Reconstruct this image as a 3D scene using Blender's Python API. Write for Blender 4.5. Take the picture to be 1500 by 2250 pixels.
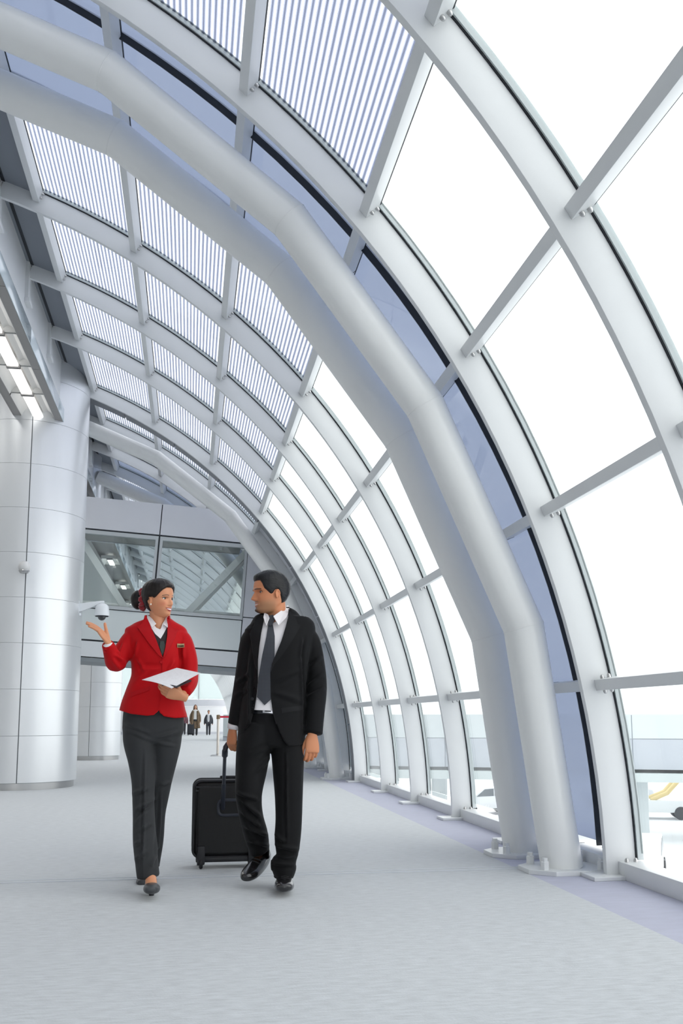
import bpy, bmesh, math, random
from math import sin, cos, pi, radians, sqrt, atan2
from mathutils import Vector, Matrix, Euler
from mathutils.bvhtree import BVHTree
from mathutils.geometry import delaunay_2d_cdt
import numpy as np

for _o in list(bpy.data.objects):
    bpy.data.objects.remove(_o, do_unlink=True)
scene = bpy.context.scene
C = scene.collection
random.seed(7)
SCALE = 0.95          # the place is laid out in units of the camera height / 0.95 m and brought to metres at the end

# ------------------------------------------------------------------ camera
cam_d = bpy.data.cameras.new('camera')
cam = bpy.data.objects.new('camera', cam_d)
C.objects.link(cam)
scene.camera = cam
cam_d.sensor_fit = 'VERTICAL'
cam_d.sensor_height = 36.0
cam_d.sensor_width = 24.0
cam_d.lens = 36.0 * 2000.0 / 2250.0
cam_d.shift_y = (1320.5 - 1125.0) / 2250.0
cam.location = (0, 0, 1.0)
cam.rotation_euler = (radians(90 + 7.392), 0, radians(-9.411))
cam_d.clip_end = 500

# ------------------------------------------------------------------ sky
world = bpy.data.worlds.new('overcast_sky')
scene.world = world
world.use_nodes = True
_nt = world.node_tree
_bg = _nt.nodes['Background']
_bg.inputs['Color'].default_value = (0.99, 0.997, 1.0, 1)
_bg.inputs['Strength'].default_value = 2.3

vs = scene.view_settings
vs.view_transform = 'Standard'
vs.look = 'None'
vs.gamma = 1.0
vs.exposure = 0.0
vs.use_curve_mapping = False

# ------------------------------------------------------------------ helpers
MATS = {}

def srgb(r, g, b):
    def f(c):
        c /= 255.0
        return c / 12.92 if c <= 0.04045 else ((c + 0.055) / 1.055) ** 2.4
    return (f(r), f(g), f(b), 1.0)

def mat(name, col, rough=0.5, metal=0.0, spec=0.5, noise=None, bump=None, coat=0.0, sheen=0.0, emit=None, trans=None):
    """Principled material; noise=(scale, amount[, stretch]) varies the colour, bump=(scale, strength, distance[, stretch]) adds relief."""
    if name in MATS:
        return MATS[name]
    m = bpy.data.materials.new(name)
    m.use_nodes = True
    nt = m.node_tree
    b = nt.nodes['Principled BSDF']
    if len(col) == 3:
        col = srgb(*col)
    b.inputs['Base Color'].default_value = col
    b.inputs['Roughness'].default_value = rough
    b.inputs['Metallic'].default_value = metal
    b.inputs['Specular IOR Level'].default_value = spec
    b.inputs['Coat Weight'].default_value = coat
    b.inputs['Coat Roughness'].default_value = 0.15
    if sheen:
        b.inputs['Sheen Weight'].default_value = sheen
    if emit:
        b.inputs['Emission Color'].default_value = emit[0]
        b.inputs['Emission Strength'].default_value = emit[1]
    def coords(stretch):
        tc = nt.nodes.new('ShaderNodeTexCoord')
        mp = nt.nodes.new('ShaderNodeMapping')
        mp.inputs['Scale'].default_value = stretch
        nt.links.new(tc.outputs['Object'], mp.inputs['Vector'])
        return mp.outputs['Vector']
    if noise:
        st = noise[2] if len(noise) > 2 else (1, 1, 1)
        n = nt.nodes.new('ShaderNodeTexNoise')
        n.inputs['Scale'].default_value = noise[0]
        n.inputs['Detail'].default_value = 5
        nt.links.new(coords(st), n.inputs['Vector'])
        r = nt.nodes.new('ShaderNodeMapRange')
        r.inputs['From Min'].default_value = 0.3
        r.inputs['From Max'].default_value = 0.7
        r.inputs['To Min'].default_value = 1 - noise[1]
        r.inputs['To Max'].default_value = 1 + noise[1]
        nt.links.new(n.outputs['Fac'], r.inputs['Value'])
        v = nt.nodes.new('ShaderNodeVectorMath')
        v.operation = 'SCALE'
        v.inputs[0].default_value = col[:3]
        nt.links.new(r.outputs['Result'], v.inputs['Scale'])
        nt.links.new(v.outputs['Vector'], b.inputs['Base Color'])
    if bump:
        st = bump[3] if len(bump) > 3 else (1, 1, 1)
        n = nt.nodes.new('ShaderNodeTexNoise')
        n.inputs['Scale'].default_value = bump[0]
        n.inputs['Detail'].default_value = 3
        nt.links.new(coords(st), n.inputs['Vector'])
        bp = nt.nodes.new('ShaderNodeBump')
        bp.inputs['Strength'].default_value = bump[1]
        bp.inputs['Distance'].default_value = bump[2]
        nt.links.new(n.outputs['Fac'], bp.inputs['Height'])
        nt.links.new(bp.outputs['Normal'], b.inputs['Normal'])
    MATS[name] = m
    return m

def glass_mat(name, tint, refl=(1, 1, 1, 1), rough=0.0, f0=0.03, frit=None, milk=0.0, milk_col=(0.8, 0.85, 0.95, 1)):
    """Thin pane: tinted see-through plus mirror reflection that grows at grazing angles.
    frit=(count per pane, ink tint): printed lines across the pane, counted along the pane's own v coordinate."""
    if name in MATS:
        return MATS[name]
    m = bpy.data.materials.new(name)
    m.use_nodes = True
    nt = m.node_tree
    for n in list(nt.nodes):
        nt.nodes.remove(n)
    out = nt.nodes.new('ShaderNodeOutputMaterial')
    tr = nt.nodes.new('ShaderNodeBsdfTransparent')
    tr.inputs['Color'].default_value = tint
    base = tr.outputs['BSDF']
    if milk:
        d = nt.nodes.new('ShaderNodeBsdfTranslucent')
        d.inputs['Color'].default_value = milk_col
        mx = nt.nodes.new('ShaderNodeMixShader')
        mx.inputs['Fac'].default_value = milk
        nt.links.new(base, mx.inputs[1])
        nt.links.new(d.outputs['BSDF'], mx.inputs[2])
        base = mx.outputs['Shader']
    if frit:
        uv = nt.nodes.new('ShaderNodeUVMap')
        sp = nt.nodes.new('ShaderNodeSeparateXYZ')
        nt.links.new(uv.outputs['UV'], sp.inputs['Vector'])
        mu = nt.nodes.new('ShaderNodeMath'); mu.operation = 'MULTIPLY'
        mu.inputs[1].default_value = frit[0]
        nt.links.new(sp.outputs['Y'], mu.inputs[0])
        fr = nt.nodes.new('ShaderNodeMath'); fr.operation = 'FRACT'
        nt.links.new(mu.outputs[0], fr.inputs[0])
        lt = nt.nodes.new('ShaderNodeMath'); lt.operation = 'LESS_THAN'
        lt.inputs[1].default_value = 0.48
        nt.links.new(fr.outputs[0], lt.inputs[0])
        # no ink in a narrow clear margin along the edges
        t2 = nt.nodes.new('ShaderNodeBsdfTransparent')
        t2.inputs['Color'].default_value = frit[1]
        df = nt.nodes.new('ShaderNodeBsdfDiffuse')
        df.inputs['Color'].default_value = (0.30, 0.33, 0.44, 1)
        mi = nt.nodes.new('ShaderNodeMixShader'); mi.inputs['Fac'].default_value = 0.25
        nt.links.new(t2.outputs['BSDF'], mi.inputs[1]); nt.links.new(df.outputs['BSDF'], mi.inputs[2])
        mx = nt.nodes.new('ShaderNodeMixShader')
        nt.links.new(lt.outputs[0], mx.inputs['Fac'])
        nt.links.new(base, mx.inputs[1]); nt.links.new(mi.outputs['Shader'], mx.inputs[2])
        base = mx.outputs['Shader']
    gl = nt.nodes.new('ShaderNodeBsdfGlossy')
    gl.inputs['Color'].default_value = refl
    gl.inputs['Roughness'].default_value = rough
    lw = nt.nodes.new('ShaderNodeLayerWeight')
    lw.inputs['Blend'].default_value = 0.5
    pw = nt.nodes.new('ShaderNodeMath'); pw.operation = 'POWER'; pw.inputs[1].default_value = 4.5
    nt.links.new(lw.outputs['Facing'], pw.inputs[0])
    fz = nt.nodes.new('ShaderNodeMath'); fz.operation = 'MULTIPLY_ADD'
    fz.inputs[1].default_value = 0.93; fz.inputs[2].default_value = f0
    nt.links.new(pw.outputs[0], fz.inputs[0])
    mx = nt.nodes.new('ShaderNodeMixShader')
    nt.links.new(fz.outputs[0], mx.inputs['Fac'])
    nt.links.new(base, mx.inputs[1]); nt.links.new(gl.outputs['BSDF'], mx.inputs[2])
    nt.links.new(mx.outputs['Shader'], out.inputs['Surface'])
    MATS[name] = m
    return m

def mesh_obj(name, me, material, parent=None, smooth=None):
    if smooth is not None:
        for p in me.polygons:
            p.use_smooth = True
        if smooth < 180:
            me.set_sharp_from_angle(angle=radians(smooth))
    if material is not None and not len(me.materials):
        me.materials.append(material)
    o = bpy.data.objects.new(name, me)
    C.objects.link(o)
    if parent is not None:
        o.parent = parent
    return o

def bm_obj(name, bm, material, parent=None, smooth=None, bevel=0.0, segs=2):
    bmesh.ops.remove_doubles(bm, verts=bm.verts, dist=1e-6)
    if bevel:
        es = [e for e in bm.edges if len(e.link_faces) == 2 and e.calc_face_angle(0) > 0.6]
        bmesh.ops.bevel(bm, geom=es, offset=bevel, segments=segs, profile=0.6, affect='EDGES')
    bmesh.ops.recalc_face_normals(bm, faces=bm.faces)
    me = bpy.data.meshes.new(name)
    bm.to_mesh(me)
    bm.free()
    return mesh_obj(name, me, material, parent, smooth)

def pydata(name, V, F, material, parent=None, smooth=None):
    me = bpy.data.meshes.new(name)
    me.from_pydata([tuple(map(float, v)) for v in V], [], [tuple(int(i) for i in f) for f in F])
    me.update()
    bm = bmesh.new(); bm.from_mesh(me)
    bmesh.ops.recalc_face_normals(bm, faces=bm.faces)
    bm.to_mesh(me); bm.free()
    return mesh_obj(name, me, material, parent, smooth)

def add_box(bm, x0, x1, y0, y1, z0, z1, M=None):
    vs_ = [bm.verts.new(p) for p in ((x0, y0, z0), (x1, y0, z0), (x1, y1, z0), (x0, y1, z0), (x0, y0, z1), (x1, y0, z1), (x1, y1, z1), (x0, y1, z1))]
    if M is not None:
        for v in vs_:
            v.co = M @ v.co
    for f in ((0, 1, 2, 3), (7, 6, 5, 4), (0, 4, 5, 1), (1, 5, 6, 2), (2, 6, 7, 3), (3, 7, 4, 0)):
        bm.faces.new([vs_[i] for i in f])
    return vs_

def box(name, x0, x1, y0, y1, z0, z1, material, parent=None, bevel=0.0, M=None, segs=2, smooth=None):
    bm = bmesh.new()
    add_box(bm, x0, x1, y0, y1, z0, z1, M)
    return bm_obj(name, bm, material, parent, bevel=bevel, segs=segs, smooth=(40 if bevel and smooth is None else smooth))

def add_prism(bm, pts, d0, d1, axis='y'):
    """pts: outline in the plane across the axis ((x,z) for 'y', (x,y) for 'z', (y,z) for 'x')"""
    def P(p, d):
        return (p[0], d, p[1]) if axis == 'y' else ((p[0], p[1], d) if axis == 'z' else (d, p[0], p[1]))
    a = [bm.verts.new(P(p, d0)) for p in pts]
    b = [bm.verts.new(P(p, d1)) for p in pts]
    n = len(pts)
    bm.faces.new(a); bm.faces.new(b[::-1])
    for i in range(n):
        bm.faces.new((a[i], b[i], b[(i + 1) % n], a[(i + 1) % n]))

def prism(name, pts, d0, d1, material, parent=None, axis='y', bevel=0.0, smooth=None):
    bm = bmesh.new()
    add_prism(bm, pts, d0, d1, axis)
    return bm_obj(name, bm, material, parent, bevel=bevel, smooth=smooth)

def frames_along(pts):
    pts = [Vector(p) for p in pts]
    n = len(pts)
    T = []
    for i in range(n):
        a = (pts[i] - pts[i - 1]).normalized() if i > 0 else None
        b = (pts[i + 1] - pts[i]).normalized() if i < n - 1 else None
        T.append((a + b).normalized() if a and b else (a or b))
    return pts, T

def add_tube(bm, pts, rad, seg=12, cap=True, ref=Vector((0, 1, 0)), miter=True):
    """tube through pts; rad is a number or one per point; mitred at the kinks"""
    pts, T = frames_along(pts)
    n = len(pts)
    R = [rad] * n if not hasattr(rad, '__len__') else rad
    rings = []
    for i in range(n):
        t = T[i]
        r = ref if abs(t.dot(ref)) < 0.95 else Vector((1, 0, 0))
        u = t.cross(r).normalized()
        v = t.cross(u).normalized()
        k = 1.0
        if miter and 0 < i < n - 1:
            k = 1.0 / max(0.5, T[i].dot((pts[i + 1] - pts[i]).normalized()))
        rings.append([bm.verts.new(pts[i] + u * (cos(2 * pi * j / seg) * R[i] * k) + v * (sin(2 * pi * j / seg) * R[i])) for j in range(seg)])
    for i in range(n - 1):
        for j in range(seg):
            bm.faces.new((rings[i][j], rings[i][(j + 1) % seg], rings[i + 1][(j + 1) % seg], rings[i + 1][j]))
    if cap:
        bm.faces.new(rings[0][::-1]); bm.faces.new(rings[-1])
    return rings

def tube(name, pts, rad, material, parent=None, seg=12, smooth=40, **k):
    bm = bmesh.new()
    add_tube(bm, pts, rad, seg, **k)
    return bm_obj(name, bm, material, parent, smooth=smooth)

def add_lathe(bm, prof, seg=24, center=(0, 0, 0), M=None):
    """prof: (r, z) list around the z axis"""
    cx_, cy_, cz_ = center
    rings = []
    for r, z in prof:
        if r < 1e-6:
            v = bm.verts.new((cx_, cy_, cz_ + z)); rings.append([v])
        else:
            rings.append([bm.verts.new((cx_ + r * cos(2 * pi * j / seg), cy_ + r * sin(2 * pi * j / seg), cz_ + z)) for j in range(seg)])
    if M is not None:
        for ring in rings:
            for v in ring:
                v.co = M @ v.co
    for a, b in zip(rings[:-1], rings[1:]):
        for j in range(seg):
            q = [a[j % len(a)], a[(j + 1) % len(a)], b[(j + 1) % len(b)], b[j % len(b)]]
            u = []
            for v in q:
                if v not in u:
                    u.append(v)
            if len(u) > 2:
                bm.faces.new(u)
    if len(rings[0]) > 1:
        bm.faces.new(rings[0][::-1])
    if len(rings[-1]) > 1:
        bm.faces.new(rings[-1])

def lathe(name, prof, material, parent=None, seg=24, center=(0, 0, 0), M=None, smooth=40):
    bm = bmesh.new()
    add_lathe(bm, prof, seg, center, M)
    return bm_obj(name, bm, material, parent, smooth=smooth)

def empty(name, loc=(0, 0, 0), parent=None):
    o = bpy.data.objects.new(name, None)
    o.empty_display_size = 0.1
    o.location = loc
    C.objects.link(o)
    if parent is not None:
        o.parent = parent
    return o

def tag(o, label, cat, group=None, kind=None):
    o['label'] = label
    o['category'] = cat
    if group:
        o['group'] = group
    if kind:
        o['kind'] = kind
    return o

def struct(o, label=None, cat=None):
    o['kind'] = 'structure'
    if label:
        o['label'] = label
    if cat:
        o['category'] = cat
    return o

def share(src, name, parent, loc=None):
    o = src.copy()
    o.name = name
    C.objects.link(o)
    o.parent = parent
    if loc is not None:
        o.location = loc
    return o

# ------------------------------------------------------------------ materials of the hall
M_white = mat('white_painted_steel', (226, 228, 229), 0.38, noise=(3, 0.015))
M_pipe = mat('pale_grey_painted_tube', (238, 239, 238), 0.32, noise=(2.5, 0.03, (1, 1, 0.3)), coat=0.15)
M_panel_grey = mat('grey_blue_composite_panel', (214, 216, 222), 0.42, spec=0.4, noise=(2, 0.02))
M_roof_dark = mat('dark_grey_soffit_panel', (132, 138, 147), 0.45)
M_flash = mat('dark_grey_flashing', (118, 122, 128), 0.4)
M_gasket = mat('black_rubber_gasket', (38, 42, 48), 0.6)
M_frame = mat('grey_green_glazing_bar', (196, 204, 205), 0.4)
M_steel = mat('stainless_steel', (190, 190, 190), 0.28, metal=1.0)
M_clad = mat('satin_aluminium_cladding', (226, 228, 230), 0.36, metal=0.55, noise=(1.5, 0.02, (1, 1, 0.2)))
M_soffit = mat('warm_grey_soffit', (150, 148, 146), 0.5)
M_strip = mat('glossy_pale_blue_strip', (196, 208, 214), 0.12, coat=0.4)
G_clear = glass_mat('clear_glass', (0.97, 0.985, 0.985, 1))
G_frit = glass_mat('fritted_glass', (0.97, 0.98, 0.99, 1), frit=(24, (0.455, 0.49, 0.59, 1)))
G_blue = glass_mat('blue_tinted_glass', (0.45, 0.50, 0.60, 1), milk=0.7, milk_col=(0.375, 0.41, 0.485, 1))
G_bridge = glass_mat('greenish_window_glass', (0.94, 0.965, 0.96, 1), f0=0.05)
G_dark = glass_mat('dark_door_glass', (0.35, 0.38, 0.42, 1))

# ================================================================== THE HALL
ACX, ACZ, AR = -3.978, -0.069, 6.604          # the vault is one circular arc
RIB_D, RIB_T = 0.20, 0.05                      # rib plate depth and thickness
FASX = -2.03                                   # face of the edge beam the ribs land on
NODES = [(2.626, 0.0), (2.598, 1.182), (2.278, 2.32), (1.756, 3.375), (1.086, 4.302), (0.293, 5.091), (-0.635, 5.739), (-1.613, 6.187)]
TH = [atan2(z - ACZ, x - ACX) for x, z in NODES]
TH[0] = atan2(0.0 - ACZ, sqrt(AR * AR - ACZ * ACZ))

def arc_pt(r, th):
    return (ACX + r * cos(th), ACZ + r * sin(th))

def th_at_x(r, x):
    return math.acos((x - ACX) / r)

def th_at_z(r, z):
    return math.asin((z - ACZ) / r)

def add_arc_bar(bm, r0, r1, t0, t1, y0, y1, n=32):
    A = []
    for i in range(n + 1):
        t = t0 + (t1 - t0) * i / n
        a, b = arc_pt(r0, t), arc_pt(r1, t)
        A.append([bm.verts.new((a[0], y0, a[1])), bm.verts.new((b[0], y0, b[1])), bm.verts.new((b[0], y1, b[1])), bm.verts.new((a[0], y1, a[1]))])
    for i in range(n):
        for j in range(4):
            bm.faces.new((A[i][j], A[i][(j + 1) % 4], A[i + 1][(j + 1) % 4], A[i + 1][j]))
    bm.faces.new(A[0][::-1]); bm.faces.new(A[-1])

def arc_bar(name, r0, r1, t0, t1, y0, y1, m, parent, n=32, bevel=0.0, smooth=30):
    bm = bmesh.new()
    add_arc_bar(bm, r0, r1, t0, t1, y0, y1, n)
    return bm_obj(name, bm, m, parent, smooth=smooth, bevel=bevel)

# ---- floor
bm = bmesh.new(); add_box(bm, -10, 2.20, -20, 64, -0.3, 0.0)
M_carpet = mat('grey_blue_carpet', (184, 188, 192), 0.7, spec=0.3, sheen=0.45, noise=(13.0, 0.13, (1, 4.0, 1)), bump=(90, 0.35, 0.005, (1, 2.5, 1)))
M_carpet2 = mat('lavender_border_carpet', (168, 170, 192), 0.7, spec=0.3, sheen=0.4, noise=(6.0, 0.06, (1, 3.2, 1)), bump=(90, 0.25, 0.004, (1, 2.5, 1)))
flo = struct(bm_obj('floor', bm, M_carpet), 'pale grey-blue carpeted floor of the airport concourse', 'floor')
box('border_carpet', 2.20, 2.95, -20, 64, -0.3, 0.0, M_carpet2, flo)
jc = mat('pale_joint_strip', (206, 210, 216), 0.5)
box('joint_strip', -10, 2.36, 6.02, 6.035, -0.01, 0.004, jc, flo)
box('joint_strip', -10, 2.36, 6.10, 6.115, -0.01, 0.004, jc, flo)
box('joint_cover', -10, 2.36, 6.035, 6.10, -0.01, 0.0015, M_carpet, flo)

# ---- ribs, their transoms and the glazing between them
RIB_Y = {-9: -9.90, -8: -8.18, -7: -6.46, -6: -4.74, -5: -3.02, -4: -1.30, -3: 0.42, -2: 2.14, -1: 3.865, 0: 5.576, 1: 7.30, 2: 9.026, 3: 10.762, 4: 12.479, 5: 14.538}
order = sorted(RIB_Y)
TH_END = th_at_x(AR, FASX) - 0.002
bm = bmesh.new(); add_arc_bar(bm, AR, AR + RIB_D, TH[0], TH_END, 0, RIB_T, 40)
rib_proto = bm_obj('rib_plate', bm, M_white, None, smooth=30, bevel=0.006)
bm = bmesh.new(); add_box(bm, 2.50, 2.86, -0.09, RIB_T + 0.09, 0.0, 0.025)
base_proto = bm_obj('base_plate', bm, M_white, None, bevel=0.004)
bm = bmesh.new()
add_lathe(bm, [(0.0, -0.004), (0.013, -0.004), (0.013, 0.012), (0.0105, 0.020), (0.006, 0.0255), (0.0, 0.027)], 10)
bolt_proto = bm_obj('bolt', bm, M_steel, None, smooth=50)
bm = bmesh.new(); add_arc_bar(bm, AR + RIB_D, AR + RIB_D + 0.007, TH[0] + .016, TH_END, -0.008, RIB_T + 0.008, 40)
gask_proto = bm_obj('gasket', bm, M_gasket, None, smooth=30)
bm = bmesh.new(); add_arc_bar(bm, AR + RIB_D + 0.007, AR + RIB_D + 0.046, TH[0] + .016, TH_END, -0.02, RIB_T + 0.02, 40)
gbar_proto = bm_obj('glazing_bar', bm, M_frame, None, smooth=30)
bm = bmesh.new(); add_box(bm, -2.055, -1.99, -0.05, RIB_T + 0.05, 5.93, 6.52)
for zz in (5.90, 6.47):
    add_box(bm, -2.055, -1.965, -0.075, RIB_T + 0.075, zz, zz + 0.05)
brk_proto = bm_obj('bracket', bm, M_white, None, bevel=0.004)
PROTOS = [rib_proto, base_proto, bolt_proto, gask_proto, gbar_proto, brk_proto]

def frame_at(th, r):
    """matrix at arc angle th, radius r: local x radial outwards, z along the arc upwards, y along the hall"""
    p = arc_pt(r, th)
    rad = Vector((cos(th), 0, sin(th))); tan = Vector((-sin(th), 0, cos(th)))
    M = Matrix(((rad.x, 0, tan.x, p[0]), (0, 1, 0, 0), (rad.z, 0, tan.z, p[1]), (0, 0, 0, 1)))
    return M

def transom_mesh(k, length):
    bm = bmesh.new()
    if k == 0:
        add_box(bm, 2.705, 2.86, -length, 0, 0.0, 0.105)
    else:
        add_box(bm, 0.0, 0.112, -length, 0, 0.0, 0.072, frame_at(TH[k], AR + 0.09))
    return bm

RIBNAME = {-9: 'curved white rib plate behind the viewpoint, seventh from it', -8: 'curved white rib plate behind the viewpoint, sixth from it', -7: 'curved white rib plate behind the viewpoint, fifth from it', -6: 'curved white rib plate behind the viewpoint, fourth from it', -5: 'curved white rib plate behind the viewpoint, third from it', -4: 'curved white rib plate behind the viewpoint, nearest to it',
           -3: 'curved white rib plate nearest the camera, overhead and out at the right edge',
           -2: 'curved white rib plate just in front of the camera, upper right corner',
           -1: 'curved white rib plate cutting the right edge of the picture',
           0: 'curved white rib plate beside the blue glass strip, standing right of the paired tubes',
           1: 'curved white rib plate mostly hidden behind the paired tube arches',
           2: 'curved white rib plate, first one clear to the left of the paired tubes',
           3: 'curved white rib plate, second one to the left of the paired tubes',
           4: 'curved white rib plate, third one to the left of the paired tubes',
           5: 'curved white rib plate edged with dark grey flashing, next to the far single tube'}

def pane_mesh(r, t0, t1, y0, y1, n=4, th=0.012):
    V = []; F = []; UV = []
    for s, rr in ((0, r), (1, r + th)):
        for i in range(n + 1):
            t = t0 + (t1 - t0) * i / n
            p = arc_pt(rr, t)
            V += [(p[0], y0, p[1]), (p[0], y1, p[1])]
            UV += [(0, i / n), (1, i / n)]
    o = 2 * (n + 1)
    for i in range(n):
        a = 2 * i
        F.append((a, a + 1, a + 3, a + 2))
        F.append((o + a, o + a + 2, o + a + 3, o + a + 1))
        F.append((a, a + 2, o + a + 2, o + a)); F.append((a + 1, o + a + 1, o + a + 3, a + 3))
    F.append((0, o, o + 1, 1)); F.append((2 * n, 2 * n + 1, o + 2 * n + 1, o + 2 * n))
    me = bpy.data.meshes.new('pane')
    me.from_pydata(V, [], F)
    uvl = me.uv_layers.new(name='UVMap')
    for li, l in enumerate(me.loops):
        uvl.data[li].uv = UV[l.vertex_index]
    me.update()
    return me

R_GL = AR + RIB_D + 0.03
def make_rib(n, y, with_bolts, label, prev_y=None, group='ribs of the glazed vault', first=1):
    rt = empty('arch_rib', (0, y, 0))
    tag(rt, label, 'rib', group)
    share(rib_proto, 'rib_plate', rt)
    share(base_proto, 'base_plate', rt)
    share(gask_proto, 'gasket', rt)
    share(gbar_proto, 'glazing_bar', rt)
    share(brk_proto, 'bracket', rt)
    if prev_y is None:
        return rt
    L = y - prev_y - RIB_T
    for k in range(8):
        tr = bm_obj('transom', transom_mesh(k, L), M_white, rt, bevel=0.004, smooth=40)
        if n == 1:
            bm = bmesh.new()
            if k == 0:
                add_box(bm, 2.703, 2.862, -L * .52, -L * .52 + .006, 0.0, 0.107)
            else:
                add_box(bm, -.002, 0.114, -L * .52, -L * .52 + .006, -.002, 0.074, frame_at(TH[k], AR + 0.09))
            bm_obj('splice', bm, M_gasket, tr)
        if not with_bolts:
            continue
        for q, off in enumerate((0.035, 0.082)):
            b = share(bolt_proto, 'bolt', tr)
            if k == 0:
                b.location = (2.74 + 0.06 * q, -0.045, 0.105)
            elif k == 1:
                M = frame_at(TH[1], AR + 0.09) @ Matrix.Translation((off, -0.05, 0.072))
                b.matrix_local = M
                b2 = share(bolt_proto, 'bolt', tr)
                b2.matrix_local = frame_at(TH[1], AR + 0.09) @ Matrix.Translation((off, -0.05, 0.0)) @ Matrix.Rotation(pi, 4, 'X')
            else:
                b.matrix_local = frame_at(TH[k], AR + 0.09) @ Matrix.Translation((off, -0.045, 0.0)) @ Matrix.Rotation(pi, 4, 'X')
    return rt

WN = [0]
def make_bay(y0, y1, blue=False, label=None, clad_from=None):
    """the glazing of one bay: panes between the transoms, the solid panel next to the edge beam"""
    WN[0] += 1
    w = empty('window_%d' % WN[0], (0, 0, 0))
    struct(w, label, 'window')
    a, b = y0 + RIB_T + 0.02, y1 - 0.02
    ths = [TH[0] + .019] + [t + 0.0055 for t in TH[1:]] + [TH_END]
    for k in range(8):
        t0, t1 = ths[k] + 0.003, ths[k + 1] - 0.003
        if k == 7:
            o = mesh_obj('roof_panel', pane_mesh(R_GL - 0.06, t0 - .004, t1 + .016, a - .02, b + .02, 3, 0.06), M_roof_dark, w)
            bm = bmesh.new()
            add_arc_bar(bm, R_GL - 0.066, R_GL - .05, t1 + 0.0005, t1 + 0.006, a - .02, b + .02, 1)
            bm_obj('gasket', bm, M_gasket, w)
            continue
        g = G_blue if blue else (G_frit if k >= 4 else G_clear)
        if clad_from and k < 4:
            if k < 2:
                g = G_dark
            else:
                mesh_obj('roof_panel', pane_mesh(R_GL - 0.03, t0, t1, a - .02, b + .02, 4, 0.05), M_panel_grey, w, smooth=60)
                continue
        mesh_obj('pane', pane_mesh(R_GL, t0, t1, a, b), g, w, smooth=60)
        # rubber line along the head of the pane
        bm = bmesh.new()
        add_arc_bar(bm, R_GL - 0.012, R_GL, t1 - 0.0012, t1 + 0.0012, a, b, 1)
        bm_obj('gasket', bm, M_gasket, w)
    if blue:
        ym = y0 + 0.30 * (y1 - y0)
        arc_bar('mullion', R_GL - 0.05, R_GL + 0.012, TH[0] + .019, TH_END, ym, ym + 0.010, M_gasket, w)
    return w

for i, n in enumerate(order):
    make_rib(n, RIB_Y[n], n >= -1, RIBNAME[n], RIB_Y[order[i - 1]] if i else None)
BAYNAME = {0: 'glazed vault bay at the right edge of the picture, frosty white outside', 1: 'blue tinted glazing strip between two ribs beside the paired tubes',
           2: 'glazed vault bay behind the paired tubes', 3: 'glazed vault bay just left of the paired tubes', 4: 'glazed vault bay, second to the left of the paired tubes',
           5: 'glazed vault bay next to the dark flashing', -1: 'glazed vault bay in the upper right corner', -2: 'glazed vault bay above the camera', -3: 'glazed vault bay just behind the viewpoint', -4: 'glazed vault bay behind the viewpoint, second', -5: 'glazed vault bay behind the viewpoint, third', -6: 'glazed vault bay behind the viewpoint, fourth', -7: 'glazed vault bay behind the viewpoint, fifth', -8: 'glazed vault bay behind the viewpoint, last'}
for i in range(1, len(order)):
    make_bay(RIB_Y[order[i - 1]], RIB_Y[order[i]], blue=(order[i] == 1), label=BAYNAME[order[i]])

# dark flashing on the far side of rib 5, in bolted lengths
fl = tag(empty('edge_flashing', (0, 14.588, 0)), 'dark grey curved flashing along the last rib before the far tube', 'flashing')
NFL = 9
for i in range(NFL):
    a = TH[0] + (TH_END - TH[0]) * i / NFL; b = TH[0] + (TH_END - TH[0]) * (i + 1) / NFL - 0.0035
    arc_bar('flashing_length', AR + 0.015, AR + 0.26, a, b, 0.0, 0.32, M_flash, fl, n=8)

# ---- the second stretch of vault, beyond the crossing bridge
ORD = [a + b for a in ('', ) for b in ('nearest', 'second', 'third', 'fourth', 'fifth', 'sixth', 'seventh', 'eighth', 'ninth', 'tenth', 'eleventh', 'twelfth', 'thirteenth', 'fourteenth', 'fifteenth', 'sixteenth', 'seventeenth', 'eighteenth', 'nineteenth', 'twentieth', 'twenty-first', 'twenty-second', 'twenty-third', 'farthest')]
FAR_Y = [16.15, 17.85, 19.25] + [19.25 + 1.72 * i for i in range(1, 25)]
prev = 14.538 + 0.35
for i, y in enumerate(FAR_Y):
    if i < 3:
        lab = ('curved white rib above the bridge, first behind the far single tube', 'curved white rib above the bridge in front of the blue glass', 'curved shaded rib above the bridge behind the blue glass')[i]
        g = 'ribs above the crossing bridge'
    else:
        lab = 'curved white rib in the far hall beneath the bridge, the %s' % ORD[i - 3]
        g = 'ribs of the far hall'
    make_rib(6 + i, y, False, lab, prev, g)
    if i < 12:
        make_bay(prev - RIB_T, y, blue=(i == 2), clad_from=(i < 3), label='glazed vault bay above and beyond the crossing bridge, number %d from the dark flashing' % (i + 1))
    else:
        WN[0] += 1
        w = struct(empty('window_%d' % WN[0]), 'glazed vault bay in the far hall, number %d from the dark flashing' % (i + 1), 'window')
        mesh_obj('pane', pane_mesh(R_GL, TH[0] + .02, TH[4], prev + .02, y - 0.02, 12), G_clear, w, smooth=60)
        mesh_obj('pane', pane_mesh(R_GL, TH[4] + .004, TH_END, prev + .02, y - 0.02, 12), G_frit, w, smooth=60)
    prev = y
for p in PROTOS:
    bpy.data.objects.remove(p, do_unlink=True)

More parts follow.
